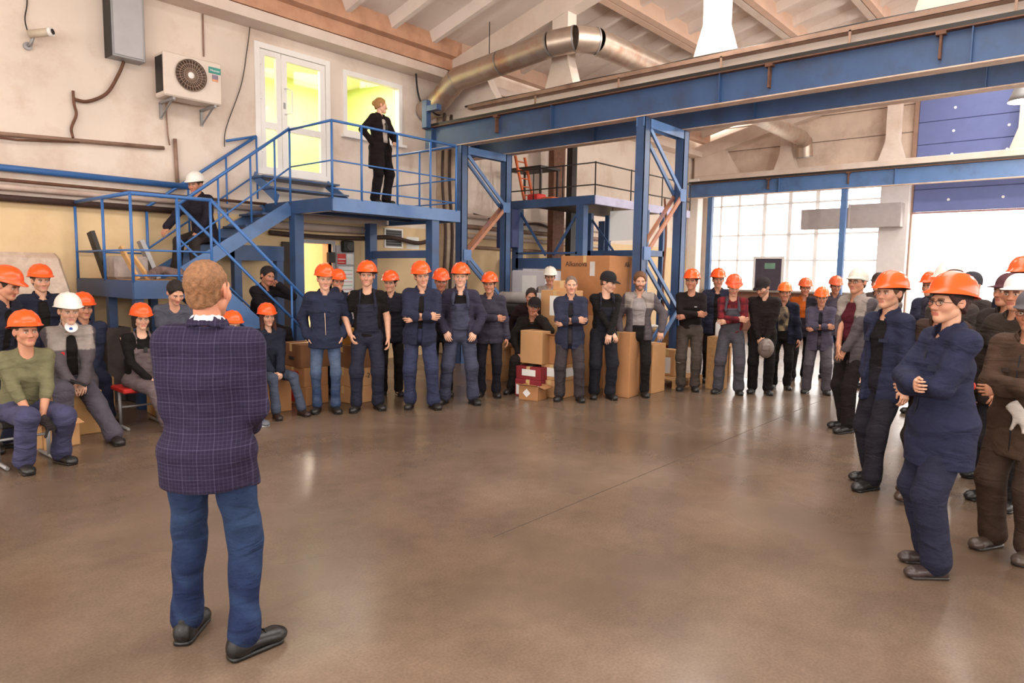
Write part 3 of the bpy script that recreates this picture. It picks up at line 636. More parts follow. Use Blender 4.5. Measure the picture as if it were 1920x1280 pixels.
def text(body, size, loc, rot, m, parent, name='lettering', ext=.002, align='CENTER'):
    cu = bpy.data.curves.new('tmp_text', 'FONT'); cu.body = body; cu.size = size; cu.align_x = align; cu.extrude = ext
    to = bpy.data.objects.new('tmp_text', cu); COL.objects.link(to); bpy.context.view_layer.update()
    me = bpy.data.meshes.new_from_object(to.evaluated_get(bpy.context.evaluated_depsgraph_get())); bpy.data.objects.remove(to); me.materials.clear(); me.materials.append(m)
    R4 = rot if isinstance(rot, Matrix) else rot.to_matrix(); o0 = Vector(parent['_o']); me.transform(Matrix.Translation(Vector(loc)-o0)@R4.to_4x4())
    o = bpy.data.objects.new(name, me); COL.objects.link(o); o.parent = parent; o['_o'] = parent['_o']; return o
FACE_NY = Matrix.Rotation(math.pi/2, 3, 'X')                                   # reads from the -Y side
FACE_NX = Matrix.Rotation(-math.pi/2, 3, 'Z')@Matrix.Rotation(math.pi/2, 3, 'X')  # reads from the -X side
lb = MB().box((4.92, 10.232, 4.60), (5.10, 10.24, 4.69)).build('logo_plate', mat('teal_sticker', (56, 150, 140), .5), ac)
text('Hisense', .045, (5.01, 10.231, 4.63), FACE_NY, M['white'], ac)
MB().box((4.97, 10.233, 4.52), (5.06, 10.24, 4.585)).build('energy_label', mat('violet_label', (150, 128, 150), .6), ac); MB().box((4.97, 10.233, 4.49), (5.06, 10.24, 4.52)).build('energy_label', mat('orange_label', (232, 168, 120), .6), ac)
for x in (4.4, 5.0): mb = MB(); mb.bar((x, 10.22, 4.13), (x, YL, 4.13), .035, .035); mb.bar((x, YL-.02, 4.13), (x, YL-.02, 3.9), .035, .035); mb.bar((x, 10.3, 4.12), (x, YL-.03, 3.92), .02, .02); mb.build('bracket', M['grey'], ac)
# security camera
sc_ = thing('security_camera', (2.85, 10.6, 4.5), 'small white bullet security camera high on the left wall', 'camera')
MB().tube([(2.78, 10.6, 4.66), (2.97, 10.42, 4.70)], .05, 16).build('housing', mat('beige_housing', (206, 190, 168), .5), sc_)
MB().tube([(2.955, 10.435, 4.697), (2.985, 10.405, 4.703)], .058, 16).build('lens_ring', M['white'], sc_); MB().tube([(2.98, 10.41, 4.702), (2.992, 10.398, 4.705)], .035, 14).build('lens', M['black'], sc_)
MB().tube([(2.82, 10.58, 4.64), (2.80, 10.62, 4.55), (2.78, 10.69, 4.53)], .02, 8).build('bracket', M['grey'], sc_); MB().tube([(2.78, YL, 4.53), (2.78, YL-.03, 4.53)], .05, 14).build('wall_plate', M['grey'], sc_)
MB().tube(smooth_path([(2.78, 10.62, 4.66), (2.76, 10.66, 4.85), (2.80, 10.68, 5.1), (2.79, 10.68, 5.55)]), .008, 6).build('cable', M['dark'], sc_)
# electrical panel with cables
ep = thing('electrical_panel', (3.9, 10.55, 4.6), 'tall grey metal electrical box at the top left of the wall', 'electrical box')
MB().bev((3.70, 10.48, 4.60), (4.14, YL, 5.57), .008).build('box_body', M['grey'], ep); MB().bev((3.73, 10.468, 4.63), (4.11, 10.482, 5.54), .004).build('door', mat('panel_door', (172, 170, 172), .45, .3, var=.05), ep); MB().box((3.685, 10.47, 4.6), (3.70, YL, 5.57)).build('side_edge', M['dark'], ep)
cabs = thing('wall_cables', (3.4, 10.65, 3.4), 'brown cables and conduit on the wall below the grey electrical box', 'cable')
MB().tube(smooth_path([onY(232, 116, 10.64), onY(222, 140, 10.64), onY(200, 175, 10.64), onY(165, 190, 10.66), onY(140, 186, 10.66)]), .022, 8).build('cable', M['rustmetal'], cabs)
MB().tube(smooth_path([onY(137, 170, 10.66), onY(139, 195, 10.66), onY(143, 215, 10.66), onY(134, 240, 10.66), onY(137, 258, 10.64)]), .018, 8).build('cable', M['rustmetal'], cabs)
MB().tube([(-1, 10.64, 3.36), (2.4, 10.64, 3.37), (4.41, 10.64, 3.48)], .028, 8).build('conduit', M['pipe'], cabs); MB().tube([(1.5, 10.62, 3.33), (2.6, 10.62, 3.32), (3.3, 10.63, 3.40)], .014, 8).build('conduit', M['rustmetal'], cabs)
MB().tube(smooth_path([onY(350, 182, 10.55), onY(330, 186, 10.64), onY(313, 196, 10.67), onY(314, 245, 10.67), onY(318, 272, 10.66)]), .012, 6).build('drain_hose', M['pipe'], cabs)
MB().tube([onY(328, 260, 10.66), onY(333, 345, 10.66)], .028, 8).build('conduit', M['pipe'], cabs)
MB().tube(smooth_path([onY(469, 48, 10.66), onY(463, 95, 10.67), onY(452, 160, 10.67), onY(424, 240, 10.67), onY(421, 275, 10.66)]), .007, 6).build('cable', M['dark'], cabs)
MB().tube([onY(380, 26, 10.68), onY(382, 106, 10.68)], .012, 6).build('conduit', M['pipe'], cabs)
MB().tube(smooth_path([onY(780, 138, 10.5), onY(783, 170, 10.6), onY(790, 192, 10.6), onY(806, 205, 10.4)]), .018, 8).build('cable', M['black'], cabs)
for nm, z, r, m_, x0, x1, lb in (('pipe', 2.95, .045, M['railblue'], -2, 4.75, 'long blue pipe along the left wall above the landing'), ('pipe', 2.80, .022, M['rustmetal'], -2, 6.0, 'thin rust-red pipe just below the blue pipe'), ('pipe', 2.71, .04, mat('pinkish_pipe', (206, 184, 170), .6, stain=((150, 100, 80), .4)), -2, 5.9, 'pale pipe between the rust-red pipe and dark cable bundle'), ('cable_bundle', 2.575, .045, mat('dark_cables', (70, 48, 40), .7, var=.2, scale=20), -2, 5.0, 'thick dark cable bundle along the wall behind the landing')):
    MB().tube([(x0, YL-.1, z), (x1, YL-.1, z)], r, 12).build(nm, m_, label=lb, cat='pipe' if nm == 'pipe' else 'cable')
MB().tube([(6.05, YL-.12, 2.47), (7.95, YL-.12, 2.47)], .07, 14).build('pipe', MATS['pinkish_pipe'], label='thick pale pipe under the platform above the lower doorway', cat='pipe')
MB().tube(smooth_path([(6.05, YL-.1, 2.34), (7, YL-.1, 2.31), (7.9, YL-.1, 2.33), (8.6, YL-.1, 2.38), (9.3, YL-.12, 2.30), (9.8, YL-.1, 2.42)]), .04, 8).build('cable_bundle', MATS['dark_cables'], label='dark cable bundle sagging under the platform over the vent grille', cat='cable')
for k, (z, r) in enumerate(((2.95, .05), (2.72, .05), (2.52, .05), (2.28, .04))):
    MB().tube([(10.6, YL-r, z), (16.5, YL-r, z-.04)], r, 12).build('pipe', M['pipe'] if k % 2 else MATS['pinkish_pipe'], label='%s of four stacked pipes on the wall seen under the mezzanine' % ('topmost', 'second', 'third', 'lowest')[k], cat='pipe', group='stacked pipes beyond the columns')
MB().tube(smooth_path([(11, YL-.03, 3.0), (12.2, YL-.14, 2.85), (13.2, YL-.14, 2.92), (14.2, YL-.12, 2.7), (15, YL-.03, 2.66)]), .03, 8).build('cable_bundle', MATS['dark_cables'], label='brown cables drooping over the pipes under the mezzanine', cat='cable')
for x, dz in ((9.75, 0), (9.95, .2)): MB().tube(smooth_path([(x, YL-.4, 4.9), (x-.03, YL-.38, 3.6), (x+.06, YL-.38, 2.5), (x, YL-.38, 1.3), (x+.05, YL-.38, .3)]), .03, 8).build('cable', MATS['dark_cables'], label='%s brown cable hanging down the concrete column behind the platform' % ('left' if dz == 0 else 'right'), cat='cable')
# lower wall fittings: vent grille, paper, notice boards
vg = thing('vent_grille', (8.75, YL-.03, 2.2), 'slatted ventilation grille in the cream wall under the platform', 'grille')
frame(MB(), 8.52, 8.98, 2.18, 2.56, YL-.03, YL, .03).build('frame', M['white'], vg); MB().box((8.54, YL-.012, 2.2), (8.96, YL-.004, 2.54)).build('backing', M['dark'], vg)
for k in range(7): MB().bar((8.55, YL-.02, 2.225+.05*k), (8.95, YL-.02, 2.225+.05*k), .02, .022, (0, -.6, 1)).build('slat', M['grey'], vg)
MB().box((9.10, YL-.008, 2.18), (9.42, YL, 2.42)).build('notice', M['paper'], label='white paper sheet on the wall right of the vent grille', cat='paper')
nb_ = thing('notice_board', (7.55, YL-.04, 1.1), 'grey notice board with red and white sheets beside the lower doorway', 'notice board')
MB().bev((7.40, YL-.04, .9), (7.80, YL, 2.18), .006).build('board', mat('board_grey', (176, 172, 172), .6), nb_)
MB().box((7.42, YL-.046, 1.84), (7.60, YL-.04, 2.03)).build('red_sheet', M['red'], nb_)
MB().box((7.43, YL-.049, 1.925), (7.59, YL-.046, 1.94)).build('line', M['paper'], nb_); MB().box((7.43, YL-.049, 1.87), (7.57, YL-.046, 1.88)).build('line', M['paper'], nb_)
MB().box((7.62, YL-.046, 1.84), (7.78, YL-.04, 2.03)).build('white_sheet', M['paper'], nb_); MB().box((7.44, YL-.046, 1.2), (7.77, YL-.04, 1.80)).build('white_sheet', M['paper'], nb_)
for k in range(6): MB().box((7.47, YL-.048, 1.72-.07*k), (7.74, YL-.046, 1.735-.07*k)).build('line', mat('pink_lines', (214, 150, 160), .7) if k % 2 else mat('green_lines', (160, 190, 160), .7), nb_)
sp = thing('wall_speaker', (7.60, YL-.12, 2.05), 'black loudspeaker box above the notice board', 'speaker')
MB().bev((7.50, YL-.16, 2.06), (7.72, YL-.02, 2.27), .02).build('cabinet', M['black'], sp); MB().tube([(7.61, YL-.155, 2.165), (7.61, YL-.172, 2.165)], .07, 16).build('cone', M['dark'], sp)
MB().bev((7.20, YL-.1, 1.86), (7.34, YL-.02, 2.05), .01).build('switch_box', M['dark'], label='dark switch box on the lower door jamb', cat='switch box')
# blue cabinet hung between the lattice column legs, dark control box
MB().bev((10.95, 9.5, 2.25), (11.2, 9.95, 3.07), .02).build('blue_cabinet', mat('deep_blue', (40, 52, 104), .5), label='deep blue metal cabinet hanging behind the left lattice column', cat='cabinet')
# white cupboards on the wall beyond
for k in range(3):
    x = 11.9+k*1.25; c = thing('wall_cupboard', (x+.55, YL-.25, .0), '%s of three tall white cupboards beneath the mezzanine' % ('nearest', 'middle', 'farthest')[k], 'cupboard', 'white cupboards under the mezzanine')
    MB().bev((x, YL-.5, 0), (x+1.2, YL-.02, 2.05), .01).build('body', mat('cupboard_white', (214, 206, 208), .5, var=.03), c)
    for s in (0, .6): d_ = MB().bev((x+.02+s, YL-.515, .05), (x+.585+s, YL-.50, 2.0), .006).build('door', MATS['cupboard_white'], c); MB().box((x+(.5 if s == 0 else .66), YL-.53, 1.0), (x+(.53 if s == 0 else .69), YL-.515, 1.15)).build('handle', M['dark'], d_)

# ================================================================ cartons and stored goods
def carton(loc, size, rot, label, m=None, z=0., tape=True, sheet=None, words=(), flaps=False, name='carton', group=None, cat='carton'):
    """loc = centre on plan; size = (x, y, z)"""
    t = thing(name, (loc[0], loc[1], z), label, cat, group); t['_o'] = (0, 0, 0); sx, sy, sz = (v/2 for v in size); sz *= 2; m = m or M['card']
    if flaps:
        mb = MB(); w_ = .008
        mb.box((-sx, -sy, 0), (-sx+w_, sy, sz)); mb.box((sx-w_, -sy, 0), (sx, sy, sz)); mb.box((-sx, -sy, 0), (sx, -sy+w_, sz)); mb.box((-sx, sy-w_, 0), (sx, sy, sz)); mb.box((-sx, -sy, 0), (sx, sy, w_)); mb.build('body', m, t)
        MB().bar((-sx, 0, sz), (-sx-.09, 0, sz+.03), size[1]*.96, .006).build('flap', m, t); MB().bar((0, -sy, sz), (0, -sy-.09, sz-.03), size[0]*.96, .006, (0, 0, 1)).build('flap', m, t)
    else:
        MB().bev((-sx, -sy, 0), (sx, sy, sz), .006).build('body', m, t)
        MB().box((-sx-.001, -.004, sz-.001), (sx+.001, .004, sz+.0015)).build('flap_joint', M['ink'], t)
    if tape and not flaps: mb = MB(); mb.box((-sx-.002, -.03, sz), (sx+.002, .03, sz+.002)); mb.box((-sx-.002, -.03, sz-.1), (-sx, .03, sz)); mb.box((sx, -.03, sz-.1), (sx+.002, .03, sz)); mb.build('tape', M['tape'], t)
    for s in (sheet or ()):                                  # (face, u0, u1, v0, v1, material)
        f, u0, u1, v0, v1, mm = s
        if f == 'x': MB().box((-sx-.003, u0*sy, v0*sz), (-sx, u1*sy, v1*sz)).build('label_sheet', mm, t)
        else: MB().box((u0*sx, -sy-.003, v0*sz), (u1*sx, -sy, v1*sz)).build('label_sheet', mm, t)
    for (f, body, size_, u, v, mm) in words:
        if f == 'x': text(body, size_, (-sx-.002, u*sy, v*sz), FACE_NX, mm, t)
        else: text(body, size_, (u*sx, -sy-.002, v*sz), FACE_NY, mm, t)
    t.rotation_euler = (0, 0, math.radians(rot)); return t
P_, R_ed, DR = M['paper'], M['red'], mat('dark_red_card', (140, 36, 44), .8)
cg = 'cartons stacked behind the man in blue jeans'
carton((4.92, 7.82), (.36, .5, .24), 6, 'lower carton with red panel at left behind the man in blue jeans', z=0, sheet=(('x', -.6, .4, .15, .75, R_ed),), group=cg)
carton((4.93, 7.83), (.36, .5, .24), 2, 'carton with red panel on top of the lower red-panel carton', z=.24, sheet=(('x', -.5, .45, .2, .8, R_ed),), group=cg)
carton((4.96, 7.85), (.42, .52, .30), -4, 'larger plain brown carton topping the left stack behind the blue jeans man', m=mat('dark_cardboard', (132, 88, 54), .85), z=.48, sheet=(('x', -.3, .2, .3, .45, M['ink']),), group=cg)
carton((5.44, 7.46), (.4, .44, .22), 4, 'bottom carton of right stack between jeans man and black T-shirt', m=M['card2'], z=0, group=cg)
carton((5.45, 7.46), (.4, .44, .24), 0, 'pale carton with short print second in right stack', m=M['card2'], z=.22, words=(('y', 'T -2', .09, 0, .45, M['ink']),), group=cg)
carton((5.47, 7.47), (.42, .46, .30), -5, 'dark brown carton third in right stack beside black T-shirt man', m=MATS['dark_cardboard'], z=.46, group=cg)
carton((5.42, 7.54), (.28, .3, .2), 10, 'small yellow-edged carton on top of right stack', m=mat('yellowish_card', (176, 120, 40), .8), z=.76, group=cg)
for k in range(3): carton((8.15, 7.28), (.32, .34, .25), 5*k-5, '%s carton of the small stack beside the left lattice column' % ('bottom', 'middle', 'top')[k], m=M['card2'], z=.25*k, group='small carton stack by the lattice column', sheet=((('y', -.3, .1, .4, .7, P_),) if k == 2 else ()))
# blue bin with lid and roll
bn = thing('storage_bin', (8.95, 7.35, 0), 'large deep blue bin with black rim behind the crouching men', 'bin'); bn['_o'] = (0, 0, 0)
MB().bev((-.42, -.5, 0), (.42, .5, 1.02), .04).build('body', mat('bin_blue', (34, 58, 128), .45), bn); MB().bev((-.45, -.53, 1.02), (.45, .53, 1.20), .03).build('rim', M['black'], bn)
rl = thing('foam_roll', (8.95, 7.35, 1.20), 'grey-white rolled sheet lying on top of the blue bin', 'roll'); rl['_o'] = (0, 0, 0)
MB().tube([(0, -.62, .10), (0, .62, .10)], .10, 18).build('roll_body', mat('grey_foam', (190, 184, 180), .8), rl); MB().tube([(0, -.63, .10), (0, .63, .10)], .03, 10).build('core', M['card'], rl)
# white tank seen above the bin
tk = thing('white_cabinet', (10.86, 8.75, 0), 'pale grey cabinet with white sheet standing behind the blue bin', 'cabinet'); tk['_o'] = (0, 0, 0)
MB().bev((-.25, -.45, 0), (.25, .45, 1.78), .02).build('body', mat('cabinet_pale', (206, 200, 204), .5, var=.03), tk); MB().box((-.256, -.2, 1.25), (-.25, .16, 1.68)).build('sheet', P_ if False else M['paper'], tk); MB().box((-.256, .28, .9), (-.25, .31, 1.1)).build('handle', M['dark'], tk)
# cartons round the seated man in the black cap
cq = 'cartons in front of the man in black cap'
carton((7.46, 6.02), (.34, .42, .24), 8, 'lower dark red and white labelled carton before black cap man', m=DR, z=0, sheet=(('x', -.9, .9, .1, .7, P_),), group=cq)
carton((7.66, 5.76), (.40, .38, .24), 4, 'low carton with wide white label beside the dark red carton', z=0, m=M['card2'], group=cq)
carton((7.48, 6.02), (.34, .42, .18), 4, 'upper dark red carton with white shipping labels', m=DR, z=.24, sheet=(('x', -.6, .5, .3, .8, P_),), group=cq)
carton((7.68, 5.74), (.38, .36, .22), 2, 'carton with broad white paper label above the low carton', m=M['card2'], z=.24, sheet=(('x', -.8, .6, .25, .8, P_), ('y', -.8, .8, .25, .8, P_)), group=cq)
carton((7.52, 6.02), (.30, .38, .46), 3, 'tall narrow carton the black cap man leans his arm on', m=M['card2'], z=.46, tape=False, group=cq)
carton((7.70, 5.74), (.30, .26, .40), -3, 'open tall carton beside the one under the black cap man', m=M['card'], z=.46, flaps=True, group=cq)
cc = carton((7.22, 5.84), (.26, .30, .20), 12, 'small open carton with white diamond label on the floor', m=M['card'], flaps=True, group=cq)
MB().add([(-.134, .03, .04), (-.134, .09, .10), (-.134, .03, .16), (-.134, -.03, .10), (-.132, .03, .04), (-.132, .09, .10), (-.132, .03, .16), (-.132, -.03, .10)], [(0, 1, 2, 3), (4, 5, 6, 7), (0, 1, 5, 4), (1, 2, 6, 5), (2, 3, 7, 6), (3, 0, 4, 7)]).build('diamond_label', P_, cc)
# tall stack of cartons behind the men
carton((8.95, 6.05), (.62, .84, 1.10), 0, 'tall lower carton standing behind the men in navy suit and black cap', m=M['card2'], z=0, tape=False)
carton((8.97, 6.02), (.66, .90, .90), 0, 'huge printed brown carton at the top of the tallest stack', m=mat('printed_cardboard', (172, 116, 72), .85, var=.08), z=1.10, words=(('x', 'Alkanova', .11, .35, .82, M['ink']), ('x', 'Transparant', .12, .0, .20, mat('brown_ink', (120, 70, 44), .8)), ('y', 'Alk', .11, .5, .82, M['ink'])), sheet=(('x', -.42, -.22, .66, .9, mat('grey_seal', (206, 200, 198), .6)),))
carton((8.06, 6.02), (.36, .50, .96), 4, 'pale tall carton with white paper sheet behind the navy suit man', m=M['card2'], z=0, tape=False)
carton((8.08, 6.02), (.36, .50, .52), 2, 'pale carton with white sheet stacked above, behind the navy suit man', m=M['card2'], z=.96, sheet=(('x', -.75, .35, .3, .85, P_),))
carton((8.10, 5.98), (.24, .28, .14), 12, 'small box on top of the pale carton stack', m=M['card2'], z=1.48)
carton((8.36, 5.14), (.34, .40, .92), 6, 'tall upright carton under the hands of the black overalls man', m=M['card'], z=0)
carton((8.95, 5.05), (.4, .36, .72), 0, 'upright carton between man in pale grey T-shirt and workbench', m=M['card2'], z=0)
# workbench with clutter, pallet
wbn = thing('workbench', (11.02, 5.72, 0), 'wooden workbench with clutter right of the man in pale grey T-shirt', 'workbench'); wbn['_o'] = (0, 0, 0)
MB().bev((-.40, -.95, .72), (.40, .95, .78), .008).build('bench_top', mat('bench_wood', (204, 164, 110), .6, var=.1), wbn)
for x in (-.34, .34):
    for y in (-.88, .88): MB().box((x-.035, y-.035, 0), (x+.035, y+.035, .72)).build('leg', M['wood'], wbn)
MB().box((-.39, -.93, .52), (.39, .93, .715)).build('apron', M['wood'], wbn)
for k, (x, y, r, m_, lb) in enumerate(((-.2, .35, .11, M['white'], 'white coil of wire on the workbench, left one'), (-.15, .08, .09, mat('cream_wire', (232, 220, 196), .6), 'cream coil of wire on the workbench, right one'))):
    MB().tube([(10.95+x+r*math.cos(t), 5.6+y+r*math.sin(t), .806+.02*math.sin(2*t)) for t in np.linspace(0, 2*math.pi, 25)], .024, 8, False).build('wire_coil', m_, label=lb, cat='coil')
carton((10.85, 5.15), (.22, .26, .24), 10, 'small wooden-coloured box at the right end of the workbench', m=mat('ochre_card', (204, 146, 74), .8), z=.78)
bt = thing('spray_bottle', (9.95, 4.42, 0), 'white bottle with yellow cap standing beside the black sweater man', 'bottle'); bt['_o'] = (0, 0, 0)
MB().box((-.12, -.12, 0), (.12, .12, .80)).build('stand', M['wood'], bt); MB().lathe([(.001, .80), (.045, .80), (.048, .84), (.048, 1.0), (.02, 1.05), (.02, 1.07)], n=16).build('bottle_body', M['white'], bt); MB().lathe([(.024, 1.06), (.024, 1.11), (.001, 1.115)], n=14).build('cap', mat('yellow_cap', (236, 206, 60), .5), bt)
carton((10.95, 5.9), (.34, .4, .5), 0, 'red carton standing under the workbench', m=mat('red_brown_card', (170, 66, 40), .8), z=0)
carton((9.74, 5.12), (.16, .26, .42), 0, 'pale carton with white side under the workbench front', m=M['card2'], z=.145, sheet=(('x', -.5, .5, .1, .7, P_),))
def pallet(loc, rot, label, z=0):
    t = thing('pallet', (loc[0], loc[1], z), label, 'pallet'); t['_o'] = (0, 0, 0)
    for k in range(6): MB().box((-.5, -.4+.145*k, .122), (.5, -.29+.145*k, .144)).build('plank', M['wood'], t)
    for x in (-.45, 0, .45):
        MB().box((x-.05, -.4, .1), (x+.05, .435, .122)).build('crosspiece', M['wood'], t)
        for y in (-.34, .02, .37): MB().box((x-.05, y-.06, .02), (x+.05, y+.06, .1)).build('block', M['wood'], t)
        MB().box((x-.05, -.4, 0), (x+.05, .435, .02)).build('runner', M['wood'], t)
    t.rotation_euler[2] = math.radians(rot); return t
pallet((9.83, 5.28), 90, 'wooden pallet on the floor in front of the workbench')
# wrapped pallet load by the left wall
wp = thing('wrapped_load', (2.25, 9.75, 0), 'tall load wrapped in clear plastic film behind the left hard hats', 'wrapped load'); wp['_o'] = (0, 0, 0)
film = mat('plastic_film', (196, 172, 152), .22, var=.12, scale=9, bump=.8, bscale=12, stain=((150, 116, 96), .6), stain_scale=3)
vs = []
for z, hx, hy in ((.15, .62, .52), (.7, .60, .50), (1.3, .55, .46), (1.82, .44, .36), (1.88, .40, .32)):
    for a_ in range(24):
        t_ = 2*math.pi*a_/24; c_, s_ = math.cos(t_), math.sin(t_); k_ = (abs(c_)**6+abs(s_)**6)**(-1/6); vs.append((hx*c_*k_*(1+.02*math.sin(5*t_+z*9)), hy*s_*k_*(1+.02*math.cos(4*t_+z*7)), z))
mb = MB(); fs = [(i*24+k, i*24+(k+1) % 24, (i+1)*24+(k+1) % 24, (i+1)*24+k) for i in range(4) for k in range(24)]+[tuple(range(96, 120)), tuple(range(24))[::-1]]
mb.add(vs, fs, False); mb.build('film_wrap', film, wp)
for x in (-.45, 0, .45): MB().box((x-.05, -.5, 0), (x+.05, .5, .15)).build('pallet_block', M['wood'], wp)
# scrap on the landing
for (c, d, w_, h_, m_, nm, lb) in (((3.42, 10.2, LZ), (3.28, 10.3, LZ+.62), .16, .05, M['dark'], 'scrap_sheet', 'dark bent scrap panel leaning at the left corner of the landing'), ((3.55, 9.5, LZ), (3.40, 9.62, LZ+.42), .10, .03, mat('fresh_wood', (216, 168, 110), .7), 'board', 'pale wooden board leaning on the landing scrap'), ((3.66, 9.42, LZ), (3.50, 9.5, LZ+.30), .09, .03, MATS['fresh_wood'], 'board', 'shorter pale board in front on the landing'), ((3.95, 9.9, LZ), (3.78, 9.98, LZ+.52), .12, .06, M['grey'], 'metal_block', 'grey metal offcut standing behind the landing rail')):
    MB().bar(c, d, w_, h_, (1, 0, 0)).build(nm, m_, label=lb, cat='scrap', group='scrap on the landing')
MB().bev((3.36, 9.72, LZ), (3.78, 10.1, LZ+.30), .03).build('scrap_box', mat('grey_scrap_box', (176, 164, 158), .7, var=.15, scale=10), label='pale grey box among the scrap on the landing', cat='box', group='scrap on the landing')
MB().tube(smooth_path([(3.62, 9.25, LZ+.06), (3.8, 9.4, LZ+.12), (3.98, 9.28, LZ+.08), (4.08, 9.5, LZ+.1)]), .06, 10).build('cloth_bundle', mat('brown_rag', (128, 104, 98), .9, var=.25, scale=14, bump=.6), label='brown rag bundle at the front of the landing scrap', cat='bundle', group='scrap on the landing')
# seats under the seated listeners
def stool(loc, rot, h_, seat_m, label, back=False):
    t = thing('chair', (loc[0], loc[1], 0), label, 'chair', 'seats of the left group'); t['_o'] = (0, 0, 0)
    MB().bev((-.21, -.20, h_-.05), (.21, .22, h_), .02).build('seat', seat_m, t)
    for x in (-.19, .19):
        MB().tube([(x, -.24, .02), (x, .26, .02)], .016, 8).build('foot_bar', M['grey'], t); MB().tube([(x, 0, .02), (x, 0, h_-.05)], .018, 8).build('leg', M['grey'], t)
    MB().tube([(-.19, .0, .22), (.19, .0, .22)], .012, 8).build('crossbar', M['grey'], t)
    if back: MB().bev((-.2, .2, h_+.2), (.2, .23, h_+.5), .015).build('backrest', seat_m, t); [MB().tube([(x, .21, h_-.03), (x, .22, h_+.3)], .012, 8).build('back_post', M['grey'], t) for x in (-.16, .16)]
    t.rotation_euler[2] = math.radians(rot); return t
stool((1.66, 7.12), 2, .40, M['dark'], 'grey steel-legged chair under the man in green sweater')
stool((2.92, 7.92), -2, .44, M['red'], 'chair with red seat under the woman in grey overalls')
carton((2.32, 8.06), (.46, .42, .45), -6, 'wooden-coloured box seat under the white hard hat man', m=mat('plywood', (196, 150, 96), .7), z=0, name='box_seat', cat='box', group='seats of the left group')
carton((2.68, 8.76), (.46, .42, .47), -6, 'box seat under the man hidden behind white hard hat', m=MATS['plywood'], z=0, name='box_seat', cat='box', group='seats of the left group')
carton((3.46, 8.40), (.46, .30, .69), -6, 'tall box under the man in printed T-shirt', m=MATS['plywood'], z=0, name='box_seat', cat='box', group='seats of the left group')
carton((3.76, 7.48), (.40, .40, .31), -8, 'low carton seat hidden behind the speaker', m=M['card'], z=0, name='box_seat', cat='box', group='seats of the left group')
carton((4.30, 7.68), (.46, .40, .41), -8, 'carton seat under the woman with long brown hair', m=M['card'], z=0, name='box_seat', cat='box', group='seats of the left group')
carton((2.0, 7.55), (.34, .30, .26), 12, 'open pale carton on the floor behind the green sweater man', m=M['card2'], z=0, flaps=True)
carton((7.78, 6.36), (.36, .36, .45), 0, 'carton seat under the man in black cap', m=M['card'], z=0, name='box_seat', cat='box')
carton((8.28, 6.84), (.36, .36, .61), 0, 'carton seat under the bareheaded crouching man', m=M['card'], z=0, name='box_seat', cat='box')
# high-bay lamps with open tops; the last is an added, unseen fill
glow = glow_mat('bulb_glow', (255, 244, 230), 30)
def high_bay(x, y, z, e, label):
    hl = thing('high_bay_lamp', (x, y, z), label, 'lamp', 'high bay lamps')
    mb = MB(); mb.lathe([(.16, .22), (.2, .1), (.24, 0), (.235, 0), (.195, .1), (.155, .22)], (x, y, z), 24); mb.build('shade', M['grey'], hl); MB().tube([(x, y, z+.16), (x, y, 7.6)], .012, 6).build('cable', M['dark'], hl)
    mb = MB(); mb.lathe([(.001, -.02), (.05, 0), (.06, .06), (.03, .14), (.012, .18)], (x, y, z+.02), 16); mb.build('bulb', glow, hl)
    d = bpy.data.lights.new('high_bay_light', 'POINT'); d.energy = e; d.color = (1, .93, .84); d.shadow_soft_size = .08; lo = bpy.data.objects.new('high_bay_light', d); COL.objects.link(lo); lo.location = (x, y, z-.08)
high_bay(9.55, 4.35, 5.95, 150, 'bell-shaped high bay lamp hanging near the concrete truss post')
_l = onX(1921, 190, 14.5); high_bay(14.5, _l.y, _l.z, 420, 'high bay lamp glaring at the right edge before the blue gate')
high_bay(15.0, -2.0, 5.4, 420, 'unseen fill lamp added over the far bay beyond the right edge')  # no known source here; added to brighten the roof and far wall

# crates in the dark under the landing
for (x, y, sx, sy, sz, m_, lb) in ((3.62, 9.3, .5, .5, .55, mat('black_crate', (34, 32, 36), .7), 'black crate under the stair landing, front one'), (3.7, 10.1, .6, .5, .8, MATS['black_crate'], 'black crate under the stair landing by the wall'), (3.3, 9.75, .3, .4, .95, mat('grey_tarp', (96, 84, 82), .8, var=.2, bump=.5), 'grey covered stack at the left under the landing')):
    carton((x, y), (sx, sy, sz), 4, lb, m=m_, tape=False, name='crate', cat='crate', group='crates under the landing')
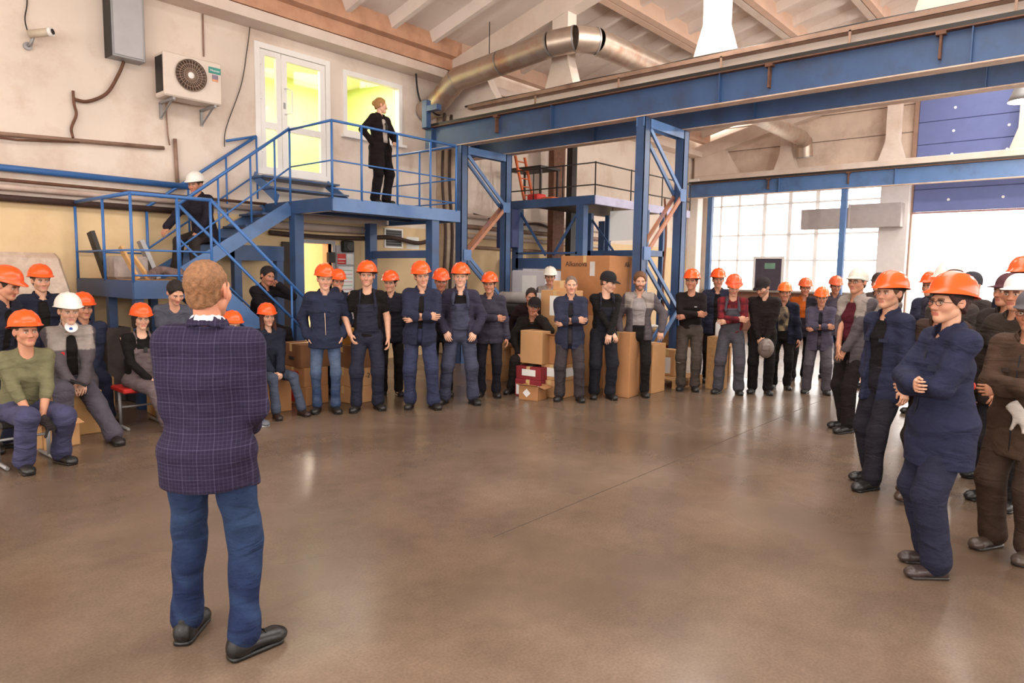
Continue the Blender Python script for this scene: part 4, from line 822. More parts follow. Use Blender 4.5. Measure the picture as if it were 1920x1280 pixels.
# ================================================================ people: smooth bodies grown from tapered limbs (distance field -> surface)
def nrm(v): v = np.asarray(v, float); return v/(np.linalg.norm(v)+1e-12)
def A(*v): return np.array(v, float)
def cone(a, b, ra, rb): return ('c', A(*a), A(*b), ra, rb)
def seg(a, b, ra, rb, u=(1, 0, 0)): return ('e', A(*a), A(*b), ra, rb, A(*u))
def ball(c, r, R=None): return ('b', A(*c), A(*r) if hasattr(r, '__len__') else A(r, r, r), R)
def half(n, d): return ('h', A(*n), d)                       # inside where n.p < d
def slab(c, r, R=None): return ('x', A(*c), A(*r), R)
def ev(p, P):
    k = p[0]
    if k == 'c':
        ab = p[2]-p[1]; q = P-p[1]; t = np.clip(q@ab/(ab@ab+1e-12), 0, 1); return np.sqrt(((q-t[:, None]*ab)**2).sum(1))-(p[3]+(p[4]-p[3])*t)
    if k == 'e':
        ab = p[2]-p[1]; L = np.linalg.norm(ab)+1e-9; w = ab/L; u = nrm(p[5]-w*(p[5]@w)); v = np.cross(w, u); q = P-p[1]
        t = q@w; tc = np.clip(t, 0, L); f = tc/L; ru = p[3][0]+(p[4][0]-p[3][0])*f; rv = p[3][1]+(p[4][1]-p[3][1])*f; rm = np.minimum(ru, rv)
        return (np.sqrt((q@u/ru)**2+(q@v/rv)**2+((t-tc)/(rm*.75))**2)-1)*rm
    if k == 'b':
        q = P-p[1]
        if p[3] is not None: q = q@p[3]
        return (np.sqrt(((q/p[2])**2).sum(1))-1)*p[2].min()
    if k == 'h': return P@p[1]-p[2]
    if k == 'x':
        q = P-p[1]
        if p[3] is not None: q = q@p[3]
        q = np.abs(q)-p[2]; return np.sqrt((np.maximum(q, 0)**2).sum(1))+np.minimum(q.max(1), 0)
def smin(a, b, k):
    if k <= 0: return np.minimum(a, b)
    h = np.clip(.5+.5*(b-a)/k, 0, 1); return b+(a-b)*h-k*h*(1-h)
def field(ops, P):
    D = None
    for op in ops:
        k = op[2] if len(op) > 2 else .02
        if op[0] == '+': d = ev(op[1], P); D = d if D is None else smin(D, d, k)
        elif op[0] == '-': D = -smin(-D, ev(op[1], P), k)
        elif op[0] == '&': D = -smin(-D, -ev(op[1], P), k)
        elif op[0] == 'f': D = op[1](P, D)
        elif op[0] == 'g': d = field(op[1], P); D = d if D is None else smin(D, d, k)     # union of a sub-field
    return D
def extent(ops):
    lo = A(9, 9, 9); hi = -lo
    for op in ops:
        if op[0] == 'g':
            a, b = extent(op[1]); lo = np.minimum(lo, a); hi = np.maximum(hi, b); continue
        if op[0] != '+': continue
        p = op[1]
        if p[0] == 'c': r = max(p[3], p[4]); lo = np.minimum(lo, np.minimum(p[1], p[2])-r); hi = np.maximum(hi, np.maximum(p[1], p[2])+r)
        elif p[0] == 'e': r = max(*p[3], *p[4]); lo = np.minimum(lo, np.minimum(p[1], p[2])-r); hi = np.maximum(hi, np.maximum(p[1], p[2])+r)
        elif p[0] in 'bx': r = p[2].max()*(1.0 if p[3] is None else 1.2) if p[0] == 'b' else np.linalg.norm(p[2]); lo = np.minimum(lo, p[1]-r); hi = np.maximum(hi, p[1]+r)
    return lo, hi
_off8 = np.array([(i, j, k) for i in (0, 1) for j in (0, 1) for k in (0, 1)])
_edges = [(a, b) for a in range(8) for b in range(8) if a < b and np.abs(_off8[a]-_off8[b]).sum() == 1]
def surf(ops, h):
    """naive surface nets on a sparsely evaluated grid -> verts, quads"""
    lo, hi = extent(ops); lo = lo-3*h; hi = hi+3*h; B = 6
    nb = np.ceil((hi-lo)/(B*h)).astype(int)+1; n = nb*B+1
    ib = np.stack(np.meshgrid(*[np.arange(q) for q in nb], indexing='ij'), -1).reshape(-1, 3)
    cen = lo+(ib+.5)*B*h; dc = field(ops, cen); act = np.abs(dc) < B*h*1.35
    D = np.full(n, 1., np.float32)
    ins = ib[dc <= -B*h*1.35]
    if len(ins):
        o = np.stack(np.meshgrid(*[np.arange(B+1)]*3, indexing='ij'), -1).reshape(-1, 3); q = (ins[:, None]*B+o[None]).reshape(-1, 3); D[q[:, 0], q[:, 1], q[:, 2]] = -1
    o = np.stack(np.meshgrid(*[np.arange(B+1)]*3, indexing='ij'), -1).reshape(-1, 3)
    q = (ib[act][:, None]*B+o[None]).reshape(-1, 3); lin_ = (q[:, 0]*n[1]+q[:, 1])*n[2]+q[:, 2]; lin_ = np.unique(lin_)
    q = np.stack((lin_//(n[1]*n[2]), (lin_//n[2]) % n[1], lin_ % n[2]), 1)
    D.reshape(-1)[lin_] = field(ops, lo+q*h)
    I = D < 0; s = np.zeros(n-1, np.int8)
    for d in _off8: s += I[d[0]:n[0]-1+d[0], d[1]:n[1]-1+d[1], d[2]:n[2]-1+d[2]]
    c = np.argwhere((s > 0) & (s < 8)); vals = np.stack([D[c[:, 0]+d[0], c[:, 1]+d[1], c[:, 2]+d[2]] for d in _off8], 1)
    acc = np.zeros((len(c), 3)); cnt = np.zeros(len(c))
    for a, b in _edges:
        m = (vals[:, a] < 0) != (vals[:, b] < 0); va, vb = vals[m, a], vals[m, b]; t = va/(va-vb)
        acc[m] += _off8[a]+(_off8[b]-_off8[a])*t[:, None]; cnt[m] += 1
    verts = lo+(c+acc/cnt[:, None])*h
    vid = np.full(n-1, -1, np.int32); vid[c[:, 0], c[:, 1], c[:, 2]] = np.arange(len(c)); faces = []
    for ax in range(3):
        sl0 = [slice(None)]*3; sl1 = [slice(None)]*3; sl0[ax] = slice(0, -1); sl1[ax] = slice(1, None)
        a, b = I[tuple(sl0)], I[tuple(sl1)]; e = np.argwhere(a != b); u, v = (ax+1) % 3, (ax+2) % 3
        ok = (e[:, u] > 0) & (e[:, v] > 0) & (e[:, u] < n[u]-1) & (e[:, v] < n[v]-1); e = e[ok]; fl = a[e[:, 0], e[:, 1], e[:, 2]]
        def cell(du, dv): w = e.copy(); w[:, u] -= du; w[:, v] -= dv; return vid[w[:, 0], w[:, 1], w[:, 2]]
        Q = np.stack((cell(1, 1), cell(0, 1), cell(0, 0), cell(1, 0)), 1); Q[~fl] = Q[~fl][:, ::-1]; faces.append(Q)
    F = np.concatenate(faces); F = F[(F >= 0).all(1)]
    return verts, F
def to_mesh(name, parts, mats, cols=None, smooth=True):
    """parts: list of (verts, quads); cols: list of (n,3) linear colours"""
    V = []; F = []; n = 0
    for v, f in parts: V.append(v); F.append(f+n); n += len(v)
    V = np.concatenate(V); F = np.concatenate(F)
    me = bpy.data.meshes.new(name); me.vertices.add(len(V)); me.vertices.foreach_set('co', V.astype(np.float32).ravel())
    me.loops.add(F.size); me.loops.foreach_set('vertex_index', F.astype(np.int32).ravel())
    me.polygons.add(len(F)); me.polygons.foreach_set('loop_start', np.arange(0, F.size, 4, dtype=np.int32))
    me.polygons.foreach_set('use_smooth', np.full(len(F), smooth)); me.update(calc_edges=True)
    for m in (mats if isinstance(mats, (list, tuple)) else [mats]): me.materials.append(m)
    if cols is not None:
        a = me.color_attributes.new('Col', 'FLOAT_COLOR', 'POINT'); C = np.concatenate(cols); a.data.foreach_set('color', np.concatenate((C, np.ones((len(C), 1))), 1).astype(np.float32).ravel())
    return me
def obj(name, me, parent=None):
    o = bpy.data.objects.new(name, me); COL.objects.link(o); o.parent = parent; return o
def shade(n, rgb): return np.tile(np.array(lin(rgb)), (n, 1))
def rx(a): c, s = math.cos(a), math.sin(a); return A(1, 0, 0, 0, c, -s, 0, s, c).reshape(3, 3)
def ry(a): c, s = math.cos(a), math.sin(a); return A(c, 0, s, 0, 1, 0, -s, 0, c).reshape(3, 3)
def rz(a): c, s = math.cos(a), math.sin(a); return A(c, -s, 0, s, c, 0, 0, 0, 1).reshape(3, 3)
D2R = math.pi/180
SKIN = attr_mat('skin', .5, 30, .06, .08, 120, .35, .08)
CLOTH = attr_mat('work_cloth', .88, 14, .14, .5, 160, .2, fold=9.0)
LEATHER = attr_mat('shoe_leather', .38, 40, .15, .2, 60, .5)
HAIRM = attr_mat('hair_strands', .6, 60, .3, .6, 140, .3)
HATM = attr_mat('hard_hat_plastic', .28, 8, .03, .02, 30, .5)
CAPM = attr_mat('cap_cloth', .9, 30, .12, .3, 120, .2)

# ---- head, hair, hands, hats, shoes: one template each
def head_ops(fem):
    j = .9 if fem else 1.
    o = [('+', ball((0, .016, .032), (.0765, .097, .087))), ('+', ball((0, -.024, -.036), (.059*j, .066, .076)), .03),
         ('+', cone((-.043*j, .004, -.062), (0, -.066, -.094), .021, .019), .03), ('+', cone((.043*j, .004, -.062), (0, -.066, -.094), .021, .019), .03),
         ('+', ball((0, -.074, -.098), (.017, .013, .014)), .02),
         ('+', ball((.037, -.058, -.026), .026), .03), ('+', ball((-.037, -.058, -.026), .026), .03),
         ('+', cone((-.04, -.074, .018), (.04, -.074, .018), .012, .012), .02),
         ('-', ball((.031, -.1, -.002), (.019, .018, .0125)), .012), ('-', ball((-.031, -.1, -.002), (.019, .018, .0125)), .012),
         ('+', cone((0, -.084, .006), (0, -.108, -.034), .008, .0125), .012), ('+', cone((-.012, -.094, -.038), (.012, -.094, -.038), .0085, .0085), .008),
         ('+', ball((.031, -.0765, -.003), .0135), .002), ('+', ball((-.031, -.0765, -.003), .0135), .002),
         ('+', cone((-.019, -.083, -.0635), (.019, -.083, -.0635), .0075, .0075), .006), ('+', cone((-.016, -.083, -.074), (.016, -.083, -.074), .008, .008), .005)]
    for s in (-1, 1):
        o += [('+', ball((s*.079, .012, -.004), (.009, .021, .032), rz(s*-.35)), .008), ('-', ball((s*.088, .006, -.002), (.007, .011, .018)), .006)]
    return o
def head_cols(v, skin, hair, beard, fem):
    n = len(v); c = shade(n, skin); x, y, z = v.T; ax = np.abs(x)
    def mixc(m, rgb, f): c[m] = c[m]*(1-f)+np.array(lin(rgb))*f
    warm = (np.hypot(ax-.042, z+.03) < .028) & (y < -.03); mixc(warm, (206, 120, 96), .25)
    mixc((np.hypot(x, z+.03) < .02) & (y < -.09), (205, 118, 98), .25); mixc((ax > .076), (205, 120, 100), .3)
    if beard:
        b = ((z < -.045) & (y < .0)) & ~((ax < .022) & (z > -.08) & (z < -.058)) | ((z < -.02) & (ax > .056) & (y < .01)); mixc(b, hair, beard)
    mixc((ax < .023) & (z > -.081) & (z < -.0585) & (y < -.08), (176, 92, 84) if not fem else (180, 80, 80), .7)
    mixc((z > .011) & (z < .0235) & (ax > .012) & (ax < .052) & (y < -.05), hair, .75)
    for s in (-1, 1):
        d = np.sqrt((x-s*.031)**2+(y+.0765)**2+(z+.003)**2); m = (d < .0148) & (y < -.08) & (np.abs(z+.003) < .0068); mixc(m, (206, 192, 182), 1); mixc(m & (np.hypot(x-s*.031, z+.003) < .0058), (44, 34, 28), 1)
        mixc((np.abs(z-.0072) < .0028) & (np.abs(ax-.031) < .018) & (y < -.07), (70, 46, 38), .7)
    return c
HEADS = {}
def head_geo(fem, h):
    if (fem, h) not in HEADS: HEADS[(fem, h)] = surf(head_ops(fem), h)
    return HEADS[(fem, h)]
def hair_ops(style):
    nape = ('+', ball((0, .040, -.045), (.064, .062, .055)), .03)
    skull = [('+', ball((0, .018, .034), (.084, .105, .096))), nape]
    cut = ('-', ball((0, -.102, -.03), (.092, .095, .116)), .012)
    if style == 'short': return skull+[cut, ('-', half((0, .5, 1), -.028), .01), ('-', ball((.088, .012, -.02), (.03, .026, .035)), .008), ('-', ball((-.088, .012, -.02), (.03, .026, .035)), .008)]
    if style == 'crop': return [('+', ball((0, .018, .034), (.080, .101, .0945))), nape]+[('-', ball((0, -.102, -.03), (.092, .095, .116)), .012), ('-', half((0, .55, 1), -.022), .01), ('-', ball((.088, .012, -.02), (.03, .026, .035)), .008), ('-', ball((-.088, .012, -.02), (.03, .026, .035)), .008)]
    if style == 'thick': return [('+', ball((0, .02, .042), (.09, .112, .102))), nape, ('-', ball((0, -.108, -.035), (.09, .095, .116)), .012), ('-', half((0, .5, 1), -.030), .012), ('-', ball((.09, .012, -.02), (.03, .026, .035)), .008), ('-', ball((-.09, .012, -.02), (.03, .026, .035)), .008)]
    if style == 'bob': return skull+[('+', cone((.07, .02, 0), (.066, .03, -.09), .028, .022), .03), ('+', cone((-.07, .02, 0), (-.066, .03, -.09), .028, .022), .03), ('+', seg((0, .06, 0), (0, .055, -.10), (.075, .04), (.07, .035)), .03), ('-', ball((0, -.105, -.05), (.083, .088, .115)), .012)]
    if style == 'long': return skull+[('+', cone((.07, .01, 0), (.085, -.03, -.28), .028, .03), .03), ('+', cone((-.07, .01, 0), (-.085, -.03, -.28), .028, .03), .03), ('+', seg((0, .06, 0), (0, .075, -.26), (.08, .045), (.085, .035)), .03), ('-', ball((0, -.105, -.06), (.074, .1, .125)), .012)]
    if style == 'bun': return skull+[('+', ball((0, .12, .02), (.035, .035, .04)), .02), cut, ('-', half((0, .5, 1), -.03), .01)]
HAIRS = {}
def hair_mesh(style, rgb):
    if (style, rgb) not in HAIRS:
        v, f = surf(hair_ops(style)+[('f', lambda P, D: D+.0028*(np.sin(P[:, 0]*150+3*np.sin(P[:, 1]*60))*np.sin(P[:, 1]*120+2*np.sin(P[:, 2]*70))))], .0058); HAIRS[(style, rgb)] = to_mesh('hair', [(v, f)], HAIRM, [shade(len(v), rgb)])
    return HAIRS[(style, rgb)]
def hand_ops(curl):
    o = [('+', seg((0, 0, -.02), (.002, 0, .082), (.027, .019), (.041, .0135))), ('+', ball((.024, .008, .03), (.018, .016, .03)), .015)]
    fr = [(.032, .084, .072, .0088), (.0108, .090, .079, .009), (-.0108, .088, .073, .0087), (-.031, .080, .058, .0078)]
    for i, (x, z, L, r) in enumerate(fr):
        p = A(x, 0, z); a = 0; dx = (x*.10)
        for k, (fL, c_) in enumerate(zip((.46, .30, .24), curl)):
            a += c_*(1+.12*i); q = p+A(dx*fL, math.sin(a)*L*fL, math.cos(a)*L*fL); o.append(('+', cone(p, q, r*(1-.09*k), r*(.93-.1*k)), .005)); p = q
    c0 = min(1., sum(curl)/2.5)
    o += [('+', cone((.024, .008, .022), (.052-.012*c0, .018+.012*c0, .052), .0125, .0105), .012), ('+', cone((.052-.012*c0, .018+.012*c0, .052), (.056-.03*c0, .026+.02*c0, .083), .0105, .0085), .006)]
    return o
HANDS = {k: surf(hand_ops(c), .0046) for k, c in {'relax': (.3, .5, .4), 'grip': (.9, 1.2, .7), 'flat': (.12, .15, .1)}.items()}
def hat_geo(kind):
    V = []; F = []
    if kind == 'hard':
        n, m = 40, 11; rings = []
        for j in range(m+1):
            ph = j/m*math.pi/2
            ring = []
            for k in range(n):
                t = 2*math.pi*k/n; cx, sy = math.cos(t), math.sin(t); r = math.cos(ph)**.85
                x, y, z = .108*r*cx, .012+.132*r*sy, .028+.118*math.sin(ph)
                w = math.exp(-(x/.014)**2)+.8*math.exp(-((abs(x)-.046)/.009)**2); b = .0065*w*min(1, math.sin(ph)*2.2)*(1 if abs(y-.012) < .115 else .5); z += b
                ring.append((x, y, z))
            rings.append(ring)
        base = rings[0]; brim = []; brim2 = []; inn = []
        for k in range(n):
            t = 2*math.pi*k/n; fr = max(0, -math.sin(t)); o_ = 1+.10+.30*fr**3; x, y, z = base[k]
            brim.append((x*(1.10+.02*fr), .012+(y-.012)*o_, z-.006-.022*fr**2)); brim2.append((x*(1.10+.02*fr), .012+(y-.012)*o_, z-.010-.022*fr**2)); inn.append((x*.96, .012+(y-.012)*.96, z-.006))
        seq = [inn, brim2, brim]+rings
        for r_ in seq: V += r_
        for i in range(len(seq)-1):
            for k in range(n): F.append((i*n+k, i*n+(k+1) % n, (i+1)*n+(k+1) % n, (i+1)*n+k))
        return np.array(V), np.array(F)
    n, m = 32, 8; rings = []                                   # cap: soft dome with a peak
    for j in range(m+1):
        ph = j/m*math.pi/2; rings.append([(.092*math.cos(ph)**.8*math.cos(2*math.pi*k/n), .014+.116*math.cos(ph)**.8*math.sin(2*math.pi*k/n), .03+.102*math.sin(ph)) for k in range(n)])
    low = [(x, y, z-.03) for x, y, z in rings[0]]; pk = []; pk2 = []
    for k in range(n):
        t = 2*math.pi*k/n; fr = max(0, -math.sin(t)-.45)/.55; x, y, z = low[k]; e = fr**.7*.075
        pk.append((x*(1+.05*(fr > 0)), y-e, z+.012-.02*fr)); pk2.append((x*(1+.05*(fr > 0)), y-e, z+.017-.02*fr))
    lo2 = [(x*1.0, y, z+.02) for x, y, z in low]
    seq = [low, pk, pk2, lo2]+rings
    for r_ in seq: V += r_
    for i in range(len(seq)-1):
        for k in range(n): F.append((i*n+k, i*n+(k+1) % n, (i+1)*n+(k+1) % n, (i+1)*n+k))
    return np.array(V), np.array(F)
HATG = {k: hat_geo(k) for k in ('hard', 'cap')}
HATS = {}
def hat_mesh(kind, rgb):
    if (kind, rgb) not in HATS:
        v, f = HATG[kind]; v = v*1.06 if kind == 'hard' else v; HATS[(kind, rgb)] = to_mesh('hat', [(v, f)], HATM if kind == 'hard' else CAPM, [shade(len(v), rgb)])
    return HATS[(kind, rgb)]
def band_mesh():
    n = 36; V = []; F = []
    for z, s in ((.0, .90), (.03, .93)):
        for k in range(n): t = 2*math.pi*k/n; V.append((.1*s*math.cos(t), .014+.124*s*math.sin(t), z))
    for k in range(n): F.append((k, (k+1) % n, n+(k+1) % n, n+k))
    v = np.array(V); return to_mesh('headband', [(v, np.array(F))], CAPM, [shade(len(v), (40, 34, 32))])
BAND = band_mesh()
shoe_v, shoe_f = surf([('+', seg((0, .05, .05), (0, -.15, .042), (.040, .043), (.046, .034))), ('+', ball((0, -.155, .035), (.047, .055, .036)), .02), ('+', cone((0, .018, .05), (0, .02, .115), .046, .048), .03), ('&', half((0, 0, -1), -.014), .004)], .008)
sole_v, sole_f = surf([('+', seg((0, .055, .012), (0, -.16, .012), (.044, .03), (.050, .03))), ('&', half((0, 0, -1), -.001), .002), ('&', half((0, 0, 1), .022), .002)], .008)
SHOES = {}
def shoe_mesh(rgb, sole):
    if (rgb, sole) not in SHOES:
        SHOES[(rgb, sole)] = (to_mesh('shoe', [(shoe_v, shoe_f)], LEATHER, [shade(len(shoe_v), rgb)]), to_mesh('sole', [(sole_v, sole_f)], LEATHER, [shade(len(sole_v), sole)]))
    return SHOES[(rgb, sole)]

# ---- posing
def ik(a, c, l1, l2, hint):
    a, c = A(*a), A(*c); d = c-a; L = np.linalg.norm(d); L2 = min(L, (l1+l2)*.9985); d = d/L; c = a+d*L2
    x = (l1*l1-l2*l2+L2*L2)/(2*L2); hgt = math.sqrt(max(l1*l1-x*x, 1e-6)); hv = A(*hint); hv = hv-d*(hv@d); return a+d*x+nrm(hv)*hgt, c
ARM = {  # wrist position in the torso frame (x mirrored for the right side), elbow hint, palm direction, hand shape
 'down':    ((.265, -.04, -.10), (.5, .9, 0), (-1, .1, 0), 'relax'),
 'pocket':  ((.205, -.005, .01), (.7, .9, .1), (-1, 0, 0), 'relax'),
 'thumb':   ((.195, -.125, .015), (.9, .7, .1), (-.3, 1, -.2), 'relax'),
 'belly':   ((.045, -.235, .06), (1, .35, -.3), (-.7, .9, .1), 'grip'),
 'low':     ((.05, -.20, -.07), (1, .5, 0), (-.5, .9, .1), 'relax'),
 'cross_o': ((-.085, -.225, .225), (1, -.1, -.6), (-.3, 1, .1), 'relax'),
 'cross_i': ((-.06, -.185, .185), (1, -.1, -.6), (0, 1, 0), 'relax'),
 'back':    ((.06, .16, .0), (1, .5, 0), (0, 1, 0), 'relax'),
 'hip':     ((.20, -.05, .04), (1, .6, 0), (-1, 0, -.2), 'relax'),
}
def wrinkle(seed, amp):
    r = np.random.RandomState(seed); k1 = r.uniform(-1, 1, (5, 3))*A(14, 14, 30); p1 = r.uniform(0, 6.28, 5); k2 = r.uniform(-1, 1, (5, 3))*10; p2 = r.uniform(0, 6.28, 5)
    def f(P, D):
        w = np.zeros(len(P))
        for i in range(5): w += np.sin(P@k1[i]+p1[i]+1.6*np.sin(P@k2[i]+p2[i]))
        return D+amp*w/2.2
    return ('f', f)
NP = [0]
CF = np.array((.74, .66, .56))                            # dye depth of the work clothes
def person(label, loc, face, height=1.76, z0=0., look=None, arms=('down', 'down'), feet=None, seat=None, seat_depth=.0, lean=0., side=0., twist=0., head=(0, 0, 0),
           girth=1., top=None, legs=((44, 50, 78), 1.0), shirt=None, skin=(214, 164, 138), hair=((66, 48, 38), 'short'), beard=0., fem=False, hat=None, hat_tilt=0., shoes=((32, 29, 28), (24, 22, 22)),
           sleeves='long', bib=None, open_front=0., jlen=.16, h=None, extras=(), cloth=None, legs_mat=None, headres=None, group=None, collar=True, arm_pts=None, knee_hint=None, foot_pitch=(0, 0), jw=1.0):
    """top: colour or function(torso-frame points)->colours; legs: (colour, looseness). Local frame: faces -Y, own left is +X."""
    NP[0] += 1; seed = NP[0]; s = height/1.78
    dist = math.hypot(loc[0], loc[1])
    if h is None: h = .0095 if dist < 5.2 else (.0125 if dist < 8 else .0150)
    hr = headres or (.0045 if dist < 7.2 else .0058)
    seated = seat is not None
    hz = (seat/s+.105) if seated else .938
    pel = A(0, 0, hz)
    Rt = rz(twist*D2R)@ry(side*D2R)@rx(lean*D2R)               # lean > 0: forward (towards -Y)
    T = lambda p: pel+Rt@A(*p)
    if feet is None: feet = ((.11, -.02, 12), (-.11, .02, -12)) if not seated else ((.13, -.50, 10), (-.13, -.46, -10))
    J = {}
    for i, sx in ((0, 1), (1, -1)):
        hip = pel+rz(twist*D2R*.3)@A(sx*.095, 0, -.015); an = A(feet[i][0], feet[i][1], .085+(feet[i][3] if len(feet[i]) > 3 else 0))
        kn, an = ik(hip, an, .435, .425, (knee_hint[i] if knee_hint else ((0, -1, 1.2) if seated else (sx*.15, -1, 0))))
        J['hip', i], J['kn', i], J['an', i] = hip, kn, an
        sh = T((sx*.170, .008, .472)); spec = arms[i]
        if isinstance(spec, str): w, hint, palm, hs = ARM[spec]
        else: w, hint, palm, hs = spec
        M_ = A(sx, 1, 1); wr = T(A(*w)*M_); el, wr = ik(sh, wr, .285, .255, Rt@(A(*hint)*M_)); J['sh', i], J['el', i], J['wr', i] = sh, el, wr
        J['palm', i] = Rt@(A(*palm)*M_); J['hs', i] = hs
    nb = T((0, .012, .53)); hd = T((0, -.012, .705)); Rh = Rt.T if False else rz(twist*D2R)@rz(head[0]*D2R)@rx(head[1]*D2R)@ry(head[2]*D2R)@rx(lean*.35*D2R)
    hd = nb+(T((0, -.014, .703))-nb)*.45+Rh@(A(0, -.014, .173))*.55
    HS_ = 1.05 if not fem else 1.0
    root = bpy.data.objects.new('person', None)
    # ---- body (skin): head with neck, bare arms and hands, slim inner figure - one mesh
    inner = [('+', seg(T((0, 0, -.02)), T((0, 0, .25)), (.135*girth, .085*girth), (.135*girth, .085)), 0), ('+', seg(T((0, 0, .25)), T((0, .005, .44)), (.135, .085), (.12, .075)), .05), ('+', cone(J['sh', 0], J['sh', 1], .05, .05), .05), ('+', cone(nb+A(0, 0, -.06), hd+Rh@A(0, .022, -.06), .058 if not fem else .05, .056 if not fem else .047), .03)]
    for i in (0, 1):
        bare = sleeves in ('short', 'rolled')
        inner += [('+', cone(J['sh', i], J['el', i], .046, .041 if bare else .033), .03), ('+', cone(J['el', i], J['wr', i], .043 if bare else .032, .028), .02), ('+', cone(J['hip', i], J['kn', i], .062, .045), .03), ('+', cone(J['kn', i], J['an', i], .045, .034), .02)]
    parts = []; cols = []
    bv, bf = surf(inner, max(h, .013)); parts.append((bv*s, bf)); cols.append(shade(len(bv), skin))
    hv, hf = head_geo(fem, hr); parts.append(((hv*HS_@Rh.T+hd)*s, hf)); cols.append(head_cols(hv, skin, hair[0], beard, fem))
    for i, sx in ((0, 1), (1, -1)):
        F_ = nrm(J['wr', i]-J['el', i]); P_ = J['palm', i]; P_ = nrm(P_-F_*(P_@F_)); T_ = np.cross(P_, F_) if i == 0 else np.cross(F_, P_)
        v, f = HANDS[J['hs', i]]; k = 1.0 if not fem else .9; vv = J['wr', i]+(v*k)@np.stack((T_, P_, F_)); parts.append((vv*s, f if i == 0 else f[:, ::-1])); cols.append(shade(len(v), skin))
    me = to_mesh('person', parts, SKIN, [c*np.array((.88, .84, .80)) for c in cols])
    bpy.data.objects.remove(root); root = obj('person', me)
    ang = face if not hasattr(face, '__len__') else math.degrees(math.atan2(face[1]-loc[1], face[0]-loc[0]))
    root.location = (loc[0], loc[1], z0); root.rotation_euler = (0, 0, (ang+90)*D2R)
    tag(root, label, 'person', group)
    # ---- trousers
    lc, lo = legs[0], legs[1]; tro = [('+', seg(T((0, .0, -.06)), T((0, 0, .10)), (.158*girth, .118*girth), (.150*girth, .108*girth)), 0)]
    for i in (0, 1):
        hp, kn, an = J['hip', i], J['kn', i], J['an', i]; lowr = an+(kn-an)*.045
        tro += [('+', cone(hp+A(0, .01, -.02), kn, .092*(.6+.4*lo)*girth**.4, .074*lo), .035), ('+', cone(kn, lowr, .073*lo, .062*lo), .025), ('+', cone(an+(kn-an)*.17, lowr, .064*lo, .068*lo), .03)]
    if bib:
        ft = [('+', seg(T((0, 0, .05)), T((0, 0, .36)), (.166*girth, .125*girth), (.172*girth**.5, .128)), 0), ('&', slab(T((0, -.16, .20)), (.125, .13, .17), Rt), .01)]
        tro.append(('g', ft, .01))
        for sx in (-1, 1):
            ch = [(.095, -.136, .33), (.092, -.128, .43), (.082, -.085, .50), (.078, .01, .545), (.075, .085, .49), (.04, .128, .36), (.03, .125, .2)]
            for a_, b_ in zip(ch[:-1], ch[1:]): tro.append(('+', seg(T(A(*a_)*A(sx, 1, 1)), T(A(*b_)*A(sx, 1, 1)), (.02, .012), (.02, .012)), .006))
    tro.append(wrinkle(seed*7+1, .0042 if lo > .95 else .003))
    v, f = surf(tro, h); tc_ = (lc(v, J) if callable(lc) else shade(len(v), lc))*CF
    o = obj('trousers' if not bib else 'bib_overalls', to_mesh('trousers', [(v*s, f)], legs_mat or CLOTH, [tc_]), root)
    # ---- shirt under an open jacket / alone
    def torso(gx, gy, zl, rl, sleeve, k=1.0):
        g = girth; o_ = [('+', seg(T((0, .0, zl-.06)), T((0, 0, .0)), (rl[0]*g, rl[1]*g), (rl[0]*g*.985, rl[1]*g*.97)), 0), ('+', seg(T((0, .0, 0)), T((0, 0, .12)), (rl[0]*g*.985, rl[1]*g*.97), (.160*g+gx, .116*g+gy)), .02), ('+', seg(T((0, 0, .10)), T((0, .0, .32)), (.158*g+gx, .114*g+gy), (.170*g**.5+gx, .122*g**.3+gy)), .03),
              ('+', seg(T((0, .0, .32)), T((0, .012, .45)), (.170*g**.5+gx, .122+gy), (.150+gx, .095+gy)), .03), ('+', cone(J['sh', 0]+Rt@A(-.02, 0, -.002), J['sh', 1]+Rt@A(.02, 0, -.002), .056+gx, .056+gx), .05),
              ('+', cone(T((.06, .015, .505)), T((.15, .012, .475)), .040+gx, .046+gx), .05), ('+', cone(T((-.06, .015, .505)), T((-.15, .012, .475)), .040+gx, .046+gx), .05), ('+', cone(T((0, .02, .47)), nb+Rt@A(0, .0, -.005), .085, .066), .03)]
        zt = Rt@A(0, 0, 1); o_.append(('&', half(-zt, -zl-zt@pel), .012))
        for i in (0, 1):
            a_, e_, w_ = J['sh', i], J['el', i], J['wr', i]
            if sleeve == 'short': m_ = a_+(e_-a_)*.62; o_.append(('+', cone(a_, m_, .058+gx, .062+gx), .04))
            elif sleeve == 'rolled': m_ = e_+(w_-e_)*.35; o_ += [('+', cone(a_, e_, .058+gx, .052+gx), .04), ('+', cone(e_, m_, .056+gx, .05+gx), .02)]
            else: m_ = w_-(w_-e_)*.02; o_ += [('+', cone(a_, e_, .060+gx, .053+gx), .04), ('+', cone(e_, m_, .053+gx, .042+gx), .022), ('+', cone(w_-(w_-e_)*.12, m_, .047+gx, .046+gx), .01)]
        return o_
    neckcut = ('-', cone(nb+Rt@A(0, -.035, -.02), nb+Rt@A(0, -.06, .12), .052, .07), .01)
    Tinv = lambda v_: (v_-pel)@Rt
    def cols_of(c, v_): return (c(Tinv(v_)) if callable(c) else shade(len(v_), c))*CF
